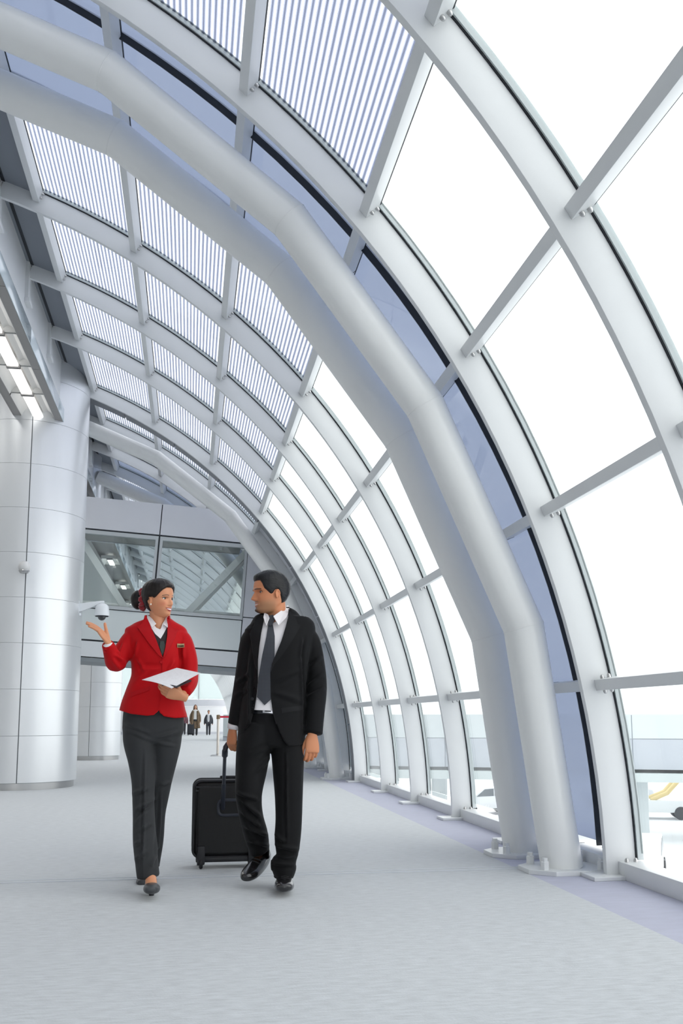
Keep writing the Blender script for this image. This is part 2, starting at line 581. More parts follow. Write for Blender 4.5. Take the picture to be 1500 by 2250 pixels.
# ---- tube arches
TUBE_P = [(2.466, 0.0), (2.242, 1.622), (1.568, 3.150), (0.615, 4.436), (-0.645, 5.402), (-1.95, 5.93)]
def tube_arch(y, label, r=0.135, left=None):
    t = tag(empty('tube_arch', (0, y, 0)), label, 'tube arch', 'tubular arches of the hall')
    pts = [(2.466, 0, 0.02)] + [(x, 0, z) for x, z in TUBE_P[1:]]
    if left:
        pts[-1] = (left[0], 0, left[1])
    tube('tube', pts, r, M_pipe, t, seg=48, smooth=14, cap=True)
    # weld beads at the kinks
    for i in range(1, 5):
        p = Vector(pts[i]); T = ((Vector(pts[i]) - Vector(pts[i - 1])).normalized() + (Vector(pts[i + 1]) - Vector(pts[i])).normalized()).normalized()
        u = Vector((0, 1, 0)); v = T.cross(u).normalized()
        k = 1.0 / T.dot((Vector(pts[i + 1]) - p).normalized())
        bm = bmesh.new()
        ring = [p + u * (sin(2 * pi * j / 40) * (r + .0005)) + v * (cos(2 * pi * j / 40) * (r * k + .0005)) for j in range(41)]
        add_tube(bm, ring, 0.0035, 6, cap=False, miter=False, ref=T)
        bm_obj('weld', bm, M_pipe, t, smooth=60)
    # base plate with clipped corners, four anchor nuts
    out = [(2.466 - 0.27, -0.1), (2.466 - 0.13, -0.22), (2.466 + 0.27, -0.22), (2.466 + 0.27, 0.22), (2.466 - 0.13, 0.22), (2.466 - 0.27, 0.1)]
    prism('base_plate', out, 0.0, 0.03, M_white, t, axis='z', bevel=0.003)
    for bx, by in ((-0.17, -0.13), (-0.17, 0.13), (0.2, -0.17), (0.2, 0.17)):
        n_ = lathe('anchor_nut', [(0.0, 0), (0.028, 0), (0.028, 0.05), (0.02, 0.055), (0.02, 0.075), (0.0, 0.078)], M_white, t, seg=6, smooth=20)
        n_.location = (2.466 + bx, by, 0.03)
    return t
tube_arch(5.911, 'large pale tube arch, nearer of the pair crossing overhead', 0.138, (-2.9, 6.2))
tube_arch(6.640, 'large pale tube arch, farther of the pair, with a shaded flank', 0.138, (-2.9, 6.2))
tube_arch(15.339, 'single pale tube arch springing from the big clad column and landing beside the man', 0.125)
tube_arch(18.75, 'shaded tube arch glimpsed above the top of the bridge', 0.135)

# ---- edge beam on the left: white fascia, glossy strip, soffit box with the lights
eb = tag(empty('edge_beam', (0, 0, 0)), 'white edge beam along the left side where the ribs land', 'beam')
box('fascia', -2.12, FASX, -20, 62, 5.66, 6.95, M_white, eb)
yy = -8.0
while yy < 62:
    box('glossy_strip', -1.976, -1.965, yy, min(yy + 2.35, 62), 5.45, 5.655, M_strip, eb, bevel=0.004)
    yy += 2.36
for k in range(27):
    y0 = 0.2 + 2.30 * k
    # soffit in panels either side of the lamp trough
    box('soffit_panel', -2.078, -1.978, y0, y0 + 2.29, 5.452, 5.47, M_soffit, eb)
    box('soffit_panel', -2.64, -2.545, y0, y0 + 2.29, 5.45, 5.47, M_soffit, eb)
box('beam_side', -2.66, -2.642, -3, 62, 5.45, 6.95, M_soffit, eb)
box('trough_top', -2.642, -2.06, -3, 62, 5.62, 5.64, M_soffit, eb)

M_lamp = mat('fluorescent_tube_cover', (255, 255, 255), 0.4, emit=((1, 0.985, 0.96, 1), 1.9))
M_refl = mat('white_lamp_reflector', (214, 214, 212), 0.45)
def lamp(y0, y1, label):
    t = tag(empty('ceiling_lamp', (-2.31, y0, 5.45)), label, 'lamp', 'trough lamps under the edge beam')
    L = y1 - y0
    box('diffuser', -0.07, 0.07, 0.028, L - 0.028, 0.0, 0.035, M_lamp, t, bevel=0.008)
    for s in (-1, 1):
        bm = bmesh.new()
        prof = [(0.075, 0.075), (0.10, 0.105), (0.135, 0.115), (0.175, 0.095), (0.205, 0.05), (0.228, 0.0), (0.232, 0.0), (0.21, 0.06), (0.178, 0.107), (0.135, 0.125), (0.098, 0.115), (0.071, 0.085)]
        add_prism(bm, [(s * x, z) for x, z in prof], 0.006, L - 0.006)
        bm_obj('reflector', bm, M_refl, t, smooth=40)
    for e in (-0.012, L - 0.012):
        box('crossbar', -0.085, 0.085, e, e + 0.024, -0.006, 0.04, M_soffit, t)
    for e in (0.0, L - 0.006):
        box('end_plate', -0.232, 0.232, e, e + 0.006, 0.03, 0.125, M_refl, t)
    return t
LY = [(12.72, 13.70), (11.70, 12.68), (10.68, 11.66), (9.66, 10.64), (8.64, 9.62), (7.62, 8.60), (6.60, 7.58)]
for i, (a, b) in enumerate(LY):
    lamp(a, b, ('lit trough lamp touching the clad column', 'lit trough lamp, second from the clad column', 'lit trough lamp, third from the clad column', 'lit trough lamp, fourth from the clad column', 'lit trough lamp, fifth from the clad column', 'lit trough lamp, sixth from the column near the left edge', 'lit trough lamp, seventh from the column at the left edge')[i])
for i, (a, b) in enumerate([(15.35, 16.15), (16.2, 17.2)]):
    lamp(a, b, ('lit trough lamp just behind the clad column', 'lit trough lamp behind the column, nearer the bridge')[i])
for i in range(6):
    lamp(26 + 5 * i, 27 + 5 * i, 'lit trough lamp in the hall beyond the bridge, %s from it' % ('first', 'second', 'third', 'fourth', 'fifth', 'sixth')[i])

# ---- interior behind the beam (mostly out of view)
struct(box('ceiling', -10, -2.12, -20, 62, 6.95, 7.1, mat('pale_ceiling', (225, 225, 224), 0.6)), 'grey ceiling over the inner hall on the left', 'ceiling')
struct(box('wall_left', -10.2, -10, -20, 64, -0.3, 7.1, mat('inner_wall', (232, 232, 230), 0.6)), 'plain inner wall far to the left', 'wall')

struct(box('wall_back', -10, -2.12, -20.2, -20, -0.3, 7.1, mat('inner_wall', (232, 232, 230), 0.6)), 'plain inner wall behind the viewpoint on the left', 'wall')

M_fill_lamp = mat('fill_lamp_cover', (255, 255, 255), 0.4, emit=((1, 0.985, 0.96, 1), 13.0))  # invented ceiling lamps, added to brighten the left and back of the hall
for ix, lx in enumerate((-3.9, -6.6)):
    for iy in range(4):
        ly = 10.3 + 4.4 * iy
        t = tag(empty('added_fill_lamp', (lx, ly, 6.95)), 'added fill lamp over the inner hall, %s row, %s from the viewpoint' % (('outer', 'inner')[ix], ORD[iy] if iy else 'nearest'), 'lamp', 'added fill lamps of the inner hall')
        box('diffuser', -0.28, 0.28, -0.75, 0.75, -0.035, -0.012, M_fill_lamp, t, bevel=0.006)
        bm = bmesh.new()
        for a, b, c, d in ((-0.34, -0.285, -0.81, 0.81), (0.285, 0.34, -0.81, 0.81), (-0.285, 0.285, -0.81, -0.755), (-0.285, 0.285, 0.755, 0.81)):
            add_box(bm, a, b, c, d, -0.045, -0.001)
        bm_obj('frame', bm, M_refl, t)

# ---- clad columns
def column(cx_, cy_, R, label, seam, ztop=6.95, courses=None, w0=0.10, z0=0.0):
    t = tag(empty('clad_column', (cx_, cy_, 0)), label, 'column', 'round clad columns')
    lathe('kick_plate', [(R - 0.035, z0), (R - 0.035, z0 + w0 + 0.01)], M_steel, t, seg=64)
    lathe('core', [(R - 0.03, z0 + w0 - .005), (R - 0.03, ztop)], mat('joint_grey', (150, 154, 158), 0.6), t, seg=64)
    zs = courses
    for i in range(len(zs) - 1):
        z0, z1 = zs[i] + 0.001, zs[i + 1] - 0.001
        for q in range(4):
            a0 = seam + q * pi / 2 + 0.008; a1 = seam + (q + 1) * pi / 2 - 0.008
            V = []; F = []
            n = 14
            for j in range(n + 1):
                a = a0 + (a1 - a0) * j / n
                for rr, zz in ((R - 0.003, z0), (R, z0 + .0025), (R, z1 - .0025), (R - 0.003, z1), (R - .028, z1), (R - .028, z0)):
                    V.append((rr * cos(a), rr * sin(a), zz))
            for j in range(n):
                for k in range(6):
                    F.append((6 * j + k, 6 * j + (k + 1) % 6, 6 * j + 6 + (k + 1) % 6, 6 * j + 6 + k))
            F.append(tuple(range(6))); F.append(tuple(6 * n + k for k in range(5, -1, -1)))
            pydata('panel', V, F, M_clad, t, smooth=40)
    for q in range(4):
        a = seam + q * pi / 2
        bm = bmesh.new(); add_box(bm, R - 0.03, R + 0.002, -0.017, 0.017, z0 + w0, ztop, Matrix.Rotation(a, 4, 'Z'))
        bm_obj('seam_strip', bm, M_white, t)
    return t
cz1 = [0.10 + 0.662 * i for i in range(11)]
column(-2.53, 14.45, 0.86, 'large round column clad in pale metal panels at the left edge', radians(-80), courses=cz1, ztop=6.72)
column(-2.32, 23.8, 0.62, 'smaller round metal column standing beneath the bridge', radians(-98), courses=[0.10 + 0.60 * i for i in range(6)], ztop=3.0)
column(-2.25, 18.9, 0.35, 'slim round column behind the bridge top, below the shaded tube', radians(-60), courses=[4.9, 5.45, 6.1, 6.6], ztop=6.6, z0=4.8)

# ================================================================== CROSSING BRIDGE (a ramp, inclined 3.7 degrees)
BR = Matrix.Translation((-0.68, 17.0, 0)) @ Matrix.Rotation(radians(3.7), 4, 'Y')
BRI = BR.inverted()
bridge = tag(empty('crossing_bridge', (0, 0, 0)), 'grey panelled footbridge with two braced windows crossing the hall', 'bridge')
bridge.matrix_world = BR

def clip_vault(poly, r):
    """keep the part of a convex outline (bridge u,v) that lies inside the vault circle"""
    out = [Vector((p[0], p[1])) for p in poly]
    N = 48
    for i in range(N):
        th = -0.1 + 1.5 * i / (N - 1)
        n = Vector((cos(th), sin(th)))
        res = []
        def d(p):
            w = BR @ Vector((p.x, 0, p.y))
            return (w.x - ACX) * n.x + (w.z - ACZ) * n.y - r
        for j in range(len(out)):
            a, b = out[j], out[(j + 1) % len(out)]
            da, db = d(a), d(b)
            if da <= 0:
                res.append(a)
            if (da < 0) != (db < 0) and abs(da - db) > 1e-9:
                res.append(a + (b - a) * (da / (da - db)))
        out = res
        if len(out) < 3:
            return []
    cl = []
    for p in out:
        if not cl or (p - cl[-1]).length > 1e-4:
            cl.append(p)
    return [(p.x, p.y) for p in cl]

G = 0.009
def bpanel(u0, u1, v0, v1, y0=0.0, y1=0.05, m=None, name='panel', r=AR + 0.1):
    poly = clip_vault([(u0 + G, v0 + G), (u1 - G, v0 + G), (u1 - G, v1 - G), (u0 + G, v1 - G)], r)
    if len(poly) >= 3:
        prism(name, poly, y0, y1, m or M_panel_grey, bridge)
M_bback = mat('dark_backing', (60, 64, 70), 0.7)
UL = -2.9
# cladding: top row, pieces right of the windows, spandrels, white lower band
for a, b in ((UL, -0.22), (-0.22, 1.466), (1.466, 3.2)):
    bpanel(a, b, 4.395, 5.0)
for a, b, c, d in ((1.43, 2.317, 2.99, 4.395), (2.317, 3.4, 2.99, 4.395), (1.43, 2.317, 2.348, 2.99), (2.317, 3.1, 2.348, 2.99), (3.1, 3.6, 2.348, 2.99), (1.43, 3.1, 2.035, 2.348), (3.1, 3.6, 2.035, 2.348)):
    bpanel(a, b, c, d)
M_spand = mat('pale_green_grey_spandrel_glass', (214, 222, 223), 0.12, coat=0.5)
for a, b in ((UL, -0.22), (-0.22, 1.43)):
    bpanel(a, b, 2.348, 2.93, m=M_spand, name='spandrel')
M_band = mat('pale_grey_band', (222, 226, 230), 0.4)
for a, b in ((UL, -0.22), (-0.22, 1.43)):
    bpanel(a, b, 2.035, 2.335, m=M_band, name='lower_band')
# backing behind the joints
prism('backing', clip_vault([(UL, 4.33), (3.4, 4.33), (3.4, 4.99), (UL, 4.99)], AR + .08), 0.05, 0.09, M_bback, bridge)
prism('backing', clip_vault([(UL, 2.04), (3.6, 2.04), (3.6, 2.95), (UL, 2.95)], AR + .08), 0.05, 0.09, M_bback, bridge)
prism('backing', clip_vault([(1.43, 2.9), (3.6, 2.9), (3.6, 4.4), (1.43, 4.4)], AR + .08), 0.05, 0.09, M_bback, bridge)
# windows
for k, (a, b) in enumerate(((UL, -0.235), (-0.205, 1.43))):
    bm = bmesh.new()
    w_ = 0.05
    add_box(bm, a, b, -0.02, 0.07, 4.30, 4.37); add_box(bm, a, b, -0.02, 0.07, 2.935, 3.0)
    add_box(bm, a, a + w_, -0.02, 0.07, 3.0, 4.30); add_box(bm, b - w_, b, -0.02, 0.07, 3.0, 4.30)
    wf = bm_obj('window_frame', bm, mat('pale_window_frame', (190, 195, 198), 0.4), bridge, bevel=0.003)
    box('pane', a + w_, b - w_, 0.01, 0.02, 3.0, 4.30, G_bridge, wf)
box('mullion', -0.235, -0.205, -0.005, 0.08, 2.94, 4.39, M_gasket, bridge)
# truss diagonals and rails behind the glass
M_truss = mat('off_white_truss', (240, 241, 240), 0.45)
def bbar(name, p, q, w, y, m=None, d=0.12):
    p, q = Vector((p[0], 0, p[1])), Vector((q[0], 0, q[1]))
    t = (q - p).normalized(); n = Vector((-t.z, 0, t.x))
    bm = bmesh.new()
    pts = [p + n * w / 2, q + n * w / 2, q - n * w / 2, p - n * w / 2]
    add_prism(bm, [(v.x, v.z) for v in pts], y, y + d)
    bm_obj(name, bm, m or M_truss, bridge, bevel=0.006)
bbar('diagonal', (-1.72, 4.33), (-0.62, 2.85), 0.13, 0.3)
bbar('diagonal', (1.46, 4.33), (0.27, 2.85), 0.13, 0.3)
bbar('diagonal', (-1.72, 4.33), (-0.62, 2.85), 0.13, 1.0)
bbar('diagonal', (1.46, 4.33), (0.27, 2.85), 0.13, 1.0)
for yy in (0.35, 1.1):
    tube('handrail', [(UL, yy, 3.06), (1.40, yy, 3.06)], 0.035, M_truss, bridge, seg=14)
    box('kerb', UL, 1.42, yy - 0.05, yy + 0.07, 2.88, 2.98, M_truss, bridge)
# decks
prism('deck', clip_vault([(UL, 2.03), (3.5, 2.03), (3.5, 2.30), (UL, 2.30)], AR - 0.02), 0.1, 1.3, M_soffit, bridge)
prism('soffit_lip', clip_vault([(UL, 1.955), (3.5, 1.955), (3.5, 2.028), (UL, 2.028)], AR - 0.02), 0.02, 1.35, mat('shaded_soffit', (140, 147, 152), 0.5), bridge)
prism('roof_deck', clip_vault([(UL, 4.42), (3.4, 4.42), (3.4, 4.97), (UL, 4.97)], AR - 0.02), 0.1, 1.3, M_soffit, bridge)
# back wall: pane, columns and panels
for a, b in ((UL, -0.235), (-0.205, 1.43)):
    box('pane', a, b, 1.3, 1.31, 2.95, 4.42, G_bridge, bridge)
bpanel(UL, 1.43, 2.035, 2.95, 1.3, 1.35)
bpanel(1.43, 3.5, 2.035, 4.4, 1.3, 1.35)
bpanel(UL, 3.4, 4.395, 5.0, 1.3, 1.35)
lathe('smoke_detector', [(0.0, 4.42), (0.05, 4.42), (0.05, 4.40), (0.03, 4.36), (0.0, 4.35)], M_white, bridge, seg=20, center=(0.95, 0.7, 0))

# ================================================================== FAR END OF THE HALL
fe = struct(box('wall_far', -10, 2.8, 62.0, 62.3, -0.3, 1.85, mat('white_end_wall', (246, 247, 248), 0.5)), 'low white wall closing the far end of the hall', 'wall')
box('wall_band', -10, 2.8, 61.97, 62.28, 1.86, 2.3, M_panel_grey, fe)
for i in range(6):
    box('pane', -9.9 + 2.1 * i, -7.85 + 2.1 * i, 62.1, 62.12, 2.32, 7.0, glass_mat('green_end_glass', (0.72, 0.78, 0.78, 1), f0=0.06, milk=0.4, milk_col=(0.52, 0.56, 0.56, 1)), fe)
    box('mullion', -7.85 + 2.1 * i, -7.78 + 2.1 * i, 62.0, 62.2, 2.31, 7.0, M_frame, fe)
box('skirting', -10, 2.8, 61.96, 61.995, 0.0, 0.16, M_panel_grey, fe)

# ================================================================== BELT BARRIER
bar = tag(empty('belt_barrier', (0.786, 25.44, 0)), 'chrome post with a red belt on the floor beyond the man', 'barrier')
M_post = mat('brushed_post', (214, 206, 198), 0.3, metal=0.7)
for dx in (0.0, 2.0):
    lathe('base', [(0.0, 0.0), (0.20, 0.0), (0.20, 0.012), (0.17, 0.03), (0.06, 0.045), (0.04, 0.06), (0.0, 0.06)], M_steel, bar, seg=28, center=(dx, 0, 0))
    lathe('post', [(0.0, 0.05), (0.036, 0.05), (0.036, 1.0), (0.0, 1.0)], M_post, bar, seg=20, center=(dx, 0, 0))
    lathe('head', [(0.0, 1.0), (0.05, 1.0), (0.05, 1.10), (0.04, 1.115), (0.0, 1.12)], mat('dark_post_head', (120, 96, 70), 0.4), bar, seg=20, center=(dx, 0, 0))
box('belt', 0.05, 1.95, -0.004, 0.004, 1.035, 1.085, mat('red_belt', (196, 22, 52), 0.6), bar)

# ================================================================== DOME CAMERA ON THE COLUMN
cc = tag(empty('dome_camera', (-1.357, 14.3, 2.629)), 'white dome security camera on a bracket beside the raised hand', 'camera')
M_cam = mat('white_plastic', (224, 228, 232), 0.35)
lathe('housing', [(0.0, 0.135), (0.035, 0.135), (0.075, 0.115), (0.098, 0.085), (0.106, 0.02), (0.112, -0.04), (0.112, -0.058), (0.10, -0.06), (0.0, -0.06)], M_cam, cc, seg=36)
lathe('bezel', [(0.0, -0.06), (0.1, -0.06), (0.098, -0.07), (0.06, -0.075), (0.0, -0.075)], M_gasket, cc, seg=36)
lathe('dome', [(0.0, -0.07)] + [(0.062 * cos(a), -0.07 - 0.062 * sin(a)) for a in [i * pi / 16 for i in range(0, 8)]] + [(0.0, -0.132)], mat('smoked_dome', (30, 32, 36), 0.06, coat=1.0), cc, seg=32)
bm = bmesh.new()
add_prism(bm, [(0.03, 0.135), (0.035, 0.165), (0.02, 0.175), (-0.08, 0.165), (-0.34, 0.125), (-0.34, -0.005), (-0.26, 0.02), (-0.06, 0.115), (-0.03, 0.135)], -0.03, 0.03)
bm_obj('arm', bm, M_cam, cc, bevel=0.008, smooth=50)
box('wall_plate', -0.365, -0.335, -0.055, 0.055, -0.03, 0.16, M_cam, cc, bevel=0.004)
lathe('conduit_end', [(0.0, -0.06), (0.02, -0.06), (0.02, -0.02), (0.0, -0.02)], M_cam, cc, seg=14, center=(-0.325, 0, 0))
gl = tag(empty('globe_fixture', (-2.39, 13.52, 3.176)), 'small white globe fixture on the seam of the big column', 'fixture')
lathe('globe', [(0.0, -0.085)] + [(0.085 * cos(a), 0.085 * sin(a)) for a in [-pi / 2 + pi * i / 16 for i in range(1, 16)]] + [(0.0, 0.085)], mat('satin_white_globe', (214, 214, 214), 0.3), gl, seg=32)
lathe('chrome_ring', [(0.05, -0.085), (0.07, -0.06), (0.074, -0.05), (0.078, -0.06), (0.058, -0.09)], M_steel, gl, seg=32)

# ================================================================== OUTSIDE
gr = struct(box('apron', -60, 140, -60, 220, -4.3, -4.0, mat('pale_concrete_apron', (232, 234, 236), 0.85, noise=(0.4, 0.04))), 'pale concrete apron outside below the hall', 'apron')
EXD = Vector((21.35 - 11.35, 33.83 - 38.36, 0)).normalized()
EM = Matrix(((EXD.x, -EXD.y, 0, 17.94), (EXD.y, EXD.x, 0, 35.75), (0, 0, 1, 0), (0, 0, 0, 1)))
wing = tag(empty('elevated_wing', (0, 0, 0)), 'grey elevated terminal wing on piers outside the glazing', 'building')
wing.matrix_world = EM
M_wing = mat('grey_wing_panel', (176, 182, 190), 0.5)
M_wing2 = mat('light_wing_panel', (198, 206, 208), 0.5)
for i in range(14):
    u = -18 + 2.6 * i
    box('panel', u + 0.02, u + 2.58, 0.0, 0.3, 0.2, 1.2, M_wing2, wing)
    box('panel', u + 0.02, u + 2.58, 0.0, 0.3, -1.06, 0.17, M_wing, wing)
box('core', -18, 18.4, 0.05, 4.0, -1.06, 1.18, M_wing, wing)
box('ledge', -18, 18.4, -0.4, 4.0, -1.55, -1.2, mat('ledge', (186, 196, 196), 0.5), wing)
for i in range(9):
    box('pier', -17 + 4.3 * i, -16.4 + 4.3 * i, 1.2, 1.8, -4.0, -1.5, M_wing2, wing)
can = tag(empty('white_canopy', (0, 0, 0)), 'white canopy edge high outside behind the right-hand glass', 'canopy')
can.matrix_world = EM
M_can = mat('white_canopy', (246, 247, 248), 0.6)
for i in range(5):
    box('panel', -1.9 + 5.0 * i, 3.08 + 5.0 * i, 1.0, 8.0, 7.2, 8.5, M_can, can)
box('edge_strip', -1.9, 23.1, 0.9, 8.0, 7.0, 7.19, M_can, can)

def car(loc, rz, label, col):
    t = tag(empty('parked_car', loc), label, 'car', 'vehicles on the apron')
    t.rotation_euler = (0, 0, rz)
    pa = mat('car_paint_%d' % col[0], col, 0.25, coat=0.6)
    prof = [(-2.1, 0.35), (-2.15, 0.7), (-1.9, 0.95), (-1.2, 1.0), (-0.6, 1.42), (0.7, 1.45), (1.35, 1.02), (2.0, 0.9), (2.15, 0.6), (2.1, 0.35)]
    bm = bmesh.new(); add_prism(bm, prof, -0.85, 0.85)
    bm_obj('body', bm, pa, t, bevel=0.06, smooth=50)
    for s in (-1, 1):
        prism('side_window', [(-1.05, 1.0), (-0.55, 1.36), (0.0, 1.38), (0.0, 1.0)], s * 0.83, s * 0.86, mat('car_glass', (70, 80, 88), 0.1), t)
        prism('side_window', [(0.06, 1.0), (0.06, 1.38), (0.62, 1.38), (1.15, 1.0)], s * 0.83, s * 0.86, mat('car_glass', (70, 80, 88), 0.1), t)
        for x in (-1.35, 1.35):
            w = lathe('wheel', [(0.0, -0.1), (0.2, -0.1), (0.31, -0.08), (0.33, 0.0), (0.31, 0.08), (0.2, 0.1), (0.0, 0.1)], mat('tyre', (50, 52, 55), 0.7), t, seg=20)
            w.rotation_euler = (pi / 2, 0, 0); w.location = (x, s * 0.8, 0.33)
    return t
car((15.6, 47.5, -4.0), radians(15), 'white car parked outside, seen left of the paired tubes', (238, 240, 242))
car((24.6, 50.5, -4.0), radians(20), 'grey car parked outside beneath the wing', (170, 176, 182))
car((13.6, 27.0, -4.0), radians(60), 'pale car parked outside at the lower right corner of the glazing', (240, 240, 240))
ld = tag(empty('belt_loader', (23.6, 44.0, -4.0)), 'pale belt loader with yellow arms standing outside', 'loader')
ld.rotation_euler = (0, 0, radians(-20))
M_ldw = mat('loader_white', (226, 230, 230), 0.5); M_ldy = mat('loader_yellow', (222, 200, 140), 0.5)
box('chassis', -1.5, 1.5, -0.7, 0.7, 0.35, 0.95, M_ldw, ld, bevel=0.05)
box('cab', -1.4, -0.5, -0.65, 0.65, 0.95, 1.9, M_ldw, ld, bevel=0.08)
for s in (-0.5, 0.5):
    tube('arm', [(-0.4, s, 0.95), (0.4, s, 1.3), (1.4, s, 2.4)], 0.11, M_ldy, ld, seg=10)
for x in (-1.0, 1.0):
    for s in (-1, 1):
        w = lathe('wheel', [(0.0, -0.1), (0.31, -0.1), (0.34, 0.0), (0.31, 0.1), (0.0, 0.1)], mat('tyre', (50, 52, 55), 0.7), ld, seg=20)
        w.rotation_euler = (pi / 2, 0, 0); w.location = (x, s * 0.62, 0.34)

# ================================================================== PEOPLE: tools
def catmull(P, n):
    """resample a list of equal-length tuples with a Catmull-Rom spline, n steps per span"""
    P = [np.array(p, float) for p in P]
    out = []
    for i in range(len(P) - 1):
        p0 = P[i - 1] if i > 0 else 2 * P[0] - P[1]
        p1, p2 = P[i], P[i + 1]
        p3 = P[i + 2] if i + 2 < len(P) else 2 * P[-1] - P[-2]
        for k in range(n):
            t = k / n
            out.append(0.5 * ((2 * p1) + (-p0 + p2) * t + (2 * p0 - 5 * p1 + 4 * p2 - p3) * t * t + (-p0 + 3 * p1 - 3 * p2 + p3) * t ** 3))
    out.append(P[-1])
    return out

def add_sweep(bm, rings, seg=28, n=4, side=(1, 0, 0), sup=2.0):
    """closed limb/torso: rings = (x, y, z, half-width, half-depth); half-width is measured along 'side' made square to the path"""
    R = catmull(rings, n) if n > 1 else [np.array(r, float) for r in rings]
    pts = [Vector(r[:3]) for r in R]
    loops = []
    side = Vector(side)
    for i, p in enumerate(pts):
        t = (pts[min(i + 1, len(pts) - 1)] - pts[max(i - 1, 0)]).normalized()
        u = (side - t * side.dot(t))
        u = u.normalized() if u.length > 1e-3 else Vector((0, 1, 0))
        v = t.cross(u).normalized()
        a, b = max(R[i][3], 0.002), max(R[i][4], 0.002)
        lp = []
        for j in range(seg):
            c, s = cos(2 * pi * j / seg), sin(2 * pi * j / seg)
            e = 2.0 / sup
            lp.append(bm.verts.new(p + u * (a * math.copysign(abs(c) ** e, c)) + v * (b * math.copysign(abs(s) ** e, s))))
        loops.append(lp)
    for i in range(len(loops) - 1):
        for j in range(seg):
            bm.faces.new((loops[i][j], loops[i][(j + 1) % seg], loops[i + 1][(j + 1) % seg], loops[i + 1][j]))
    for lp, pt, sgn in ((loops[0], pts[0], -1), (loops[-1], pts[-1], 1)):
        k = 0 if sgn < 0 else -1
        d = (pts[1] - pts[0]).normalized() * -1 if sgn < 0 else (pts[-1] - pts[-2]).normalized()
        cv = bm.verts.new(pt + d * (0.35 * min(R[k][3], R[k][4])))
        for j in range(seg):
            f = (lp[(j + 1) % seg], lp[j], cv) if sgn < 0 else (lp[j], lp[(j + 1) % seg], cv)
            bm.faces.new(f)

def add_ball(bm, c, r, M=None, seg=20):
    """ellipsoid: r is a number or (rx, ry, rz)"""
    rx, ry, rz = (r, r, r) if not hasattr(r, '__len__') else r
    n = seg // 2
    rows = []
    for i in range(n + 1):
        ph = -pi / 2 + pi * i / n
        if i in (0, n):
            rows.append([bm.verts.new(Vector((0, 0, rz * sin(ph))))])
        else:
            rows.append([bm.verts.new(Vector((rx * cos(ph) * cos(2 * pi * j / seg), ry * cos(ph) * sin(2 * pi * j / seg), rz * sin(ph)))) for j in range(seg)])
    for a, b in zip(rows[:-1], rows[1:]):
        for j in range(seg):
            q = []
            for v in (a[j % len(a)], a[(j + 1) % len(a)], b[(j + 1) % len(b)], b[j % len(b)]):
                if v not in q:
                    q.append(v)
            bm.faces.new(q)
    for row in rows:
        for v in row:
            v.co = (M @ v.co if M is not None else v.co) + Vector(c)

def fuse(bm, voxel, smooth=4, fac=0.5):
    """one continuous skin over all the overlapping shells in bm"""
    bmesh.ops.recalc_face_normals(bm, faces=bm.faces)
    me = bpy.data.meshes.new('tmp')
    bm.to_mesh(me); bm.free()
    o = bpy.data.objects.new('tmp', me)
    C.objects.link(o)
    md = o.modifiers.new('r', 'REMESH')
    md.mode = 'VOXEL'; md.voxel_size = voxel; md.adaptivity = 0.0
    if smooth:
        sm = o.modifiers.new('s', 'SMOOTH')
        sm.factor = fac; sm.iterations = smooth
    dg = bpy.context.evaluated_depsgraph_get()
    res = bpy.data.meshes.new_from_object(o.evaluated_get(dg))
    bpy.data.objects.remove(o, do_unlink=True)
    bpy.data.meshes.remove(me)
    return res

def vcos(me):
    a = np.empty(len(me.vertices) * 3, np.float32)
    me.vertices.foreach_get('co', a)
    return a.reshape(-1, 3).astype(float)

def set_vcos(me, a):
    me.vertices.foreach_set('co', np.ascontiguousarray(a, np.float32).ravel())
    me.update()

def vnormals(me):
    a = np.empty(len(me.vertices) * 3, np.float32)
    me.vertices.foreach_get('normal', a)
    return a.reshape(-1, 3).astype(float)

CUR_NO = [None]
def displace(me, fn):
    """push every vertex along its normal by fn(coordinates)"""
    co = vcos(me); no = vnormals(me)
    CUR_NO[0] = no
    set_vcos(me, co + no * fn(co)[:, None])

def fold(co, p, q, width, amp):
    """a crease in the cloth seen from the front: a ridge along p-q with a hollow beside it"""
    p, q = np.array([p[0], p[2]]), np.array([q[0], q[2]])
    d = q - p
    xz = co[:, [0, 2]]
    t = np.clip(((xz - p) @ d) / (d @ d), 0, 1)
    off = xz - (p + t[:, None] * d)
    dist = np.linalg.norm(off, axis=1)
    n = np.array([-d[1], d[0]]) / np.linalg.norm(d)
    sgn = off @ n
    fade = np.sin(np.clip(t, 0.02, 0.98) * pi) ** 0.6
    front = np.clip(-CUR_NO[0][:, 1] * 2.0 + 0.3, 0, 1)
    prof = np.exp(-(dist / width) ** 2) - 0.65 * np.exp(-((sgn + 1.7 * width) / width) ** 2) * (dist < 4 * width) * np.exp(-(np.maximum(dist - np.abs(sgn), 0) / width) ** 2)
    return amp * 2.4 * prof * fade * front

def cloth_noise(co, scale, amp, stretch=(1, 1, 1), seed=0.0):
    from mathutils import noise as mn
    st = np.array(stretch) * scale
    return np.array([mn.noise(Vector(tuple(c * st)) + Vector((seed, seed * 1.7, 0))) for c in co]) * amp

def in_poly(pts, poly):
    x, y = pts[:, 0], pts[:, 1]
    inside = np.zeros(len(pts), bool)
    n = len(poly)
    for i in range(n):
        x0, y0 = poly[i]; x1, y1 = poly[(i + 1) % n]
        c = ((y0 > y) != (y1 > y)) & (x < (x1 - x0) * (y - y0) / (y1 - y0 + 1e-12) + x0)
        inside ^= c
    return inside

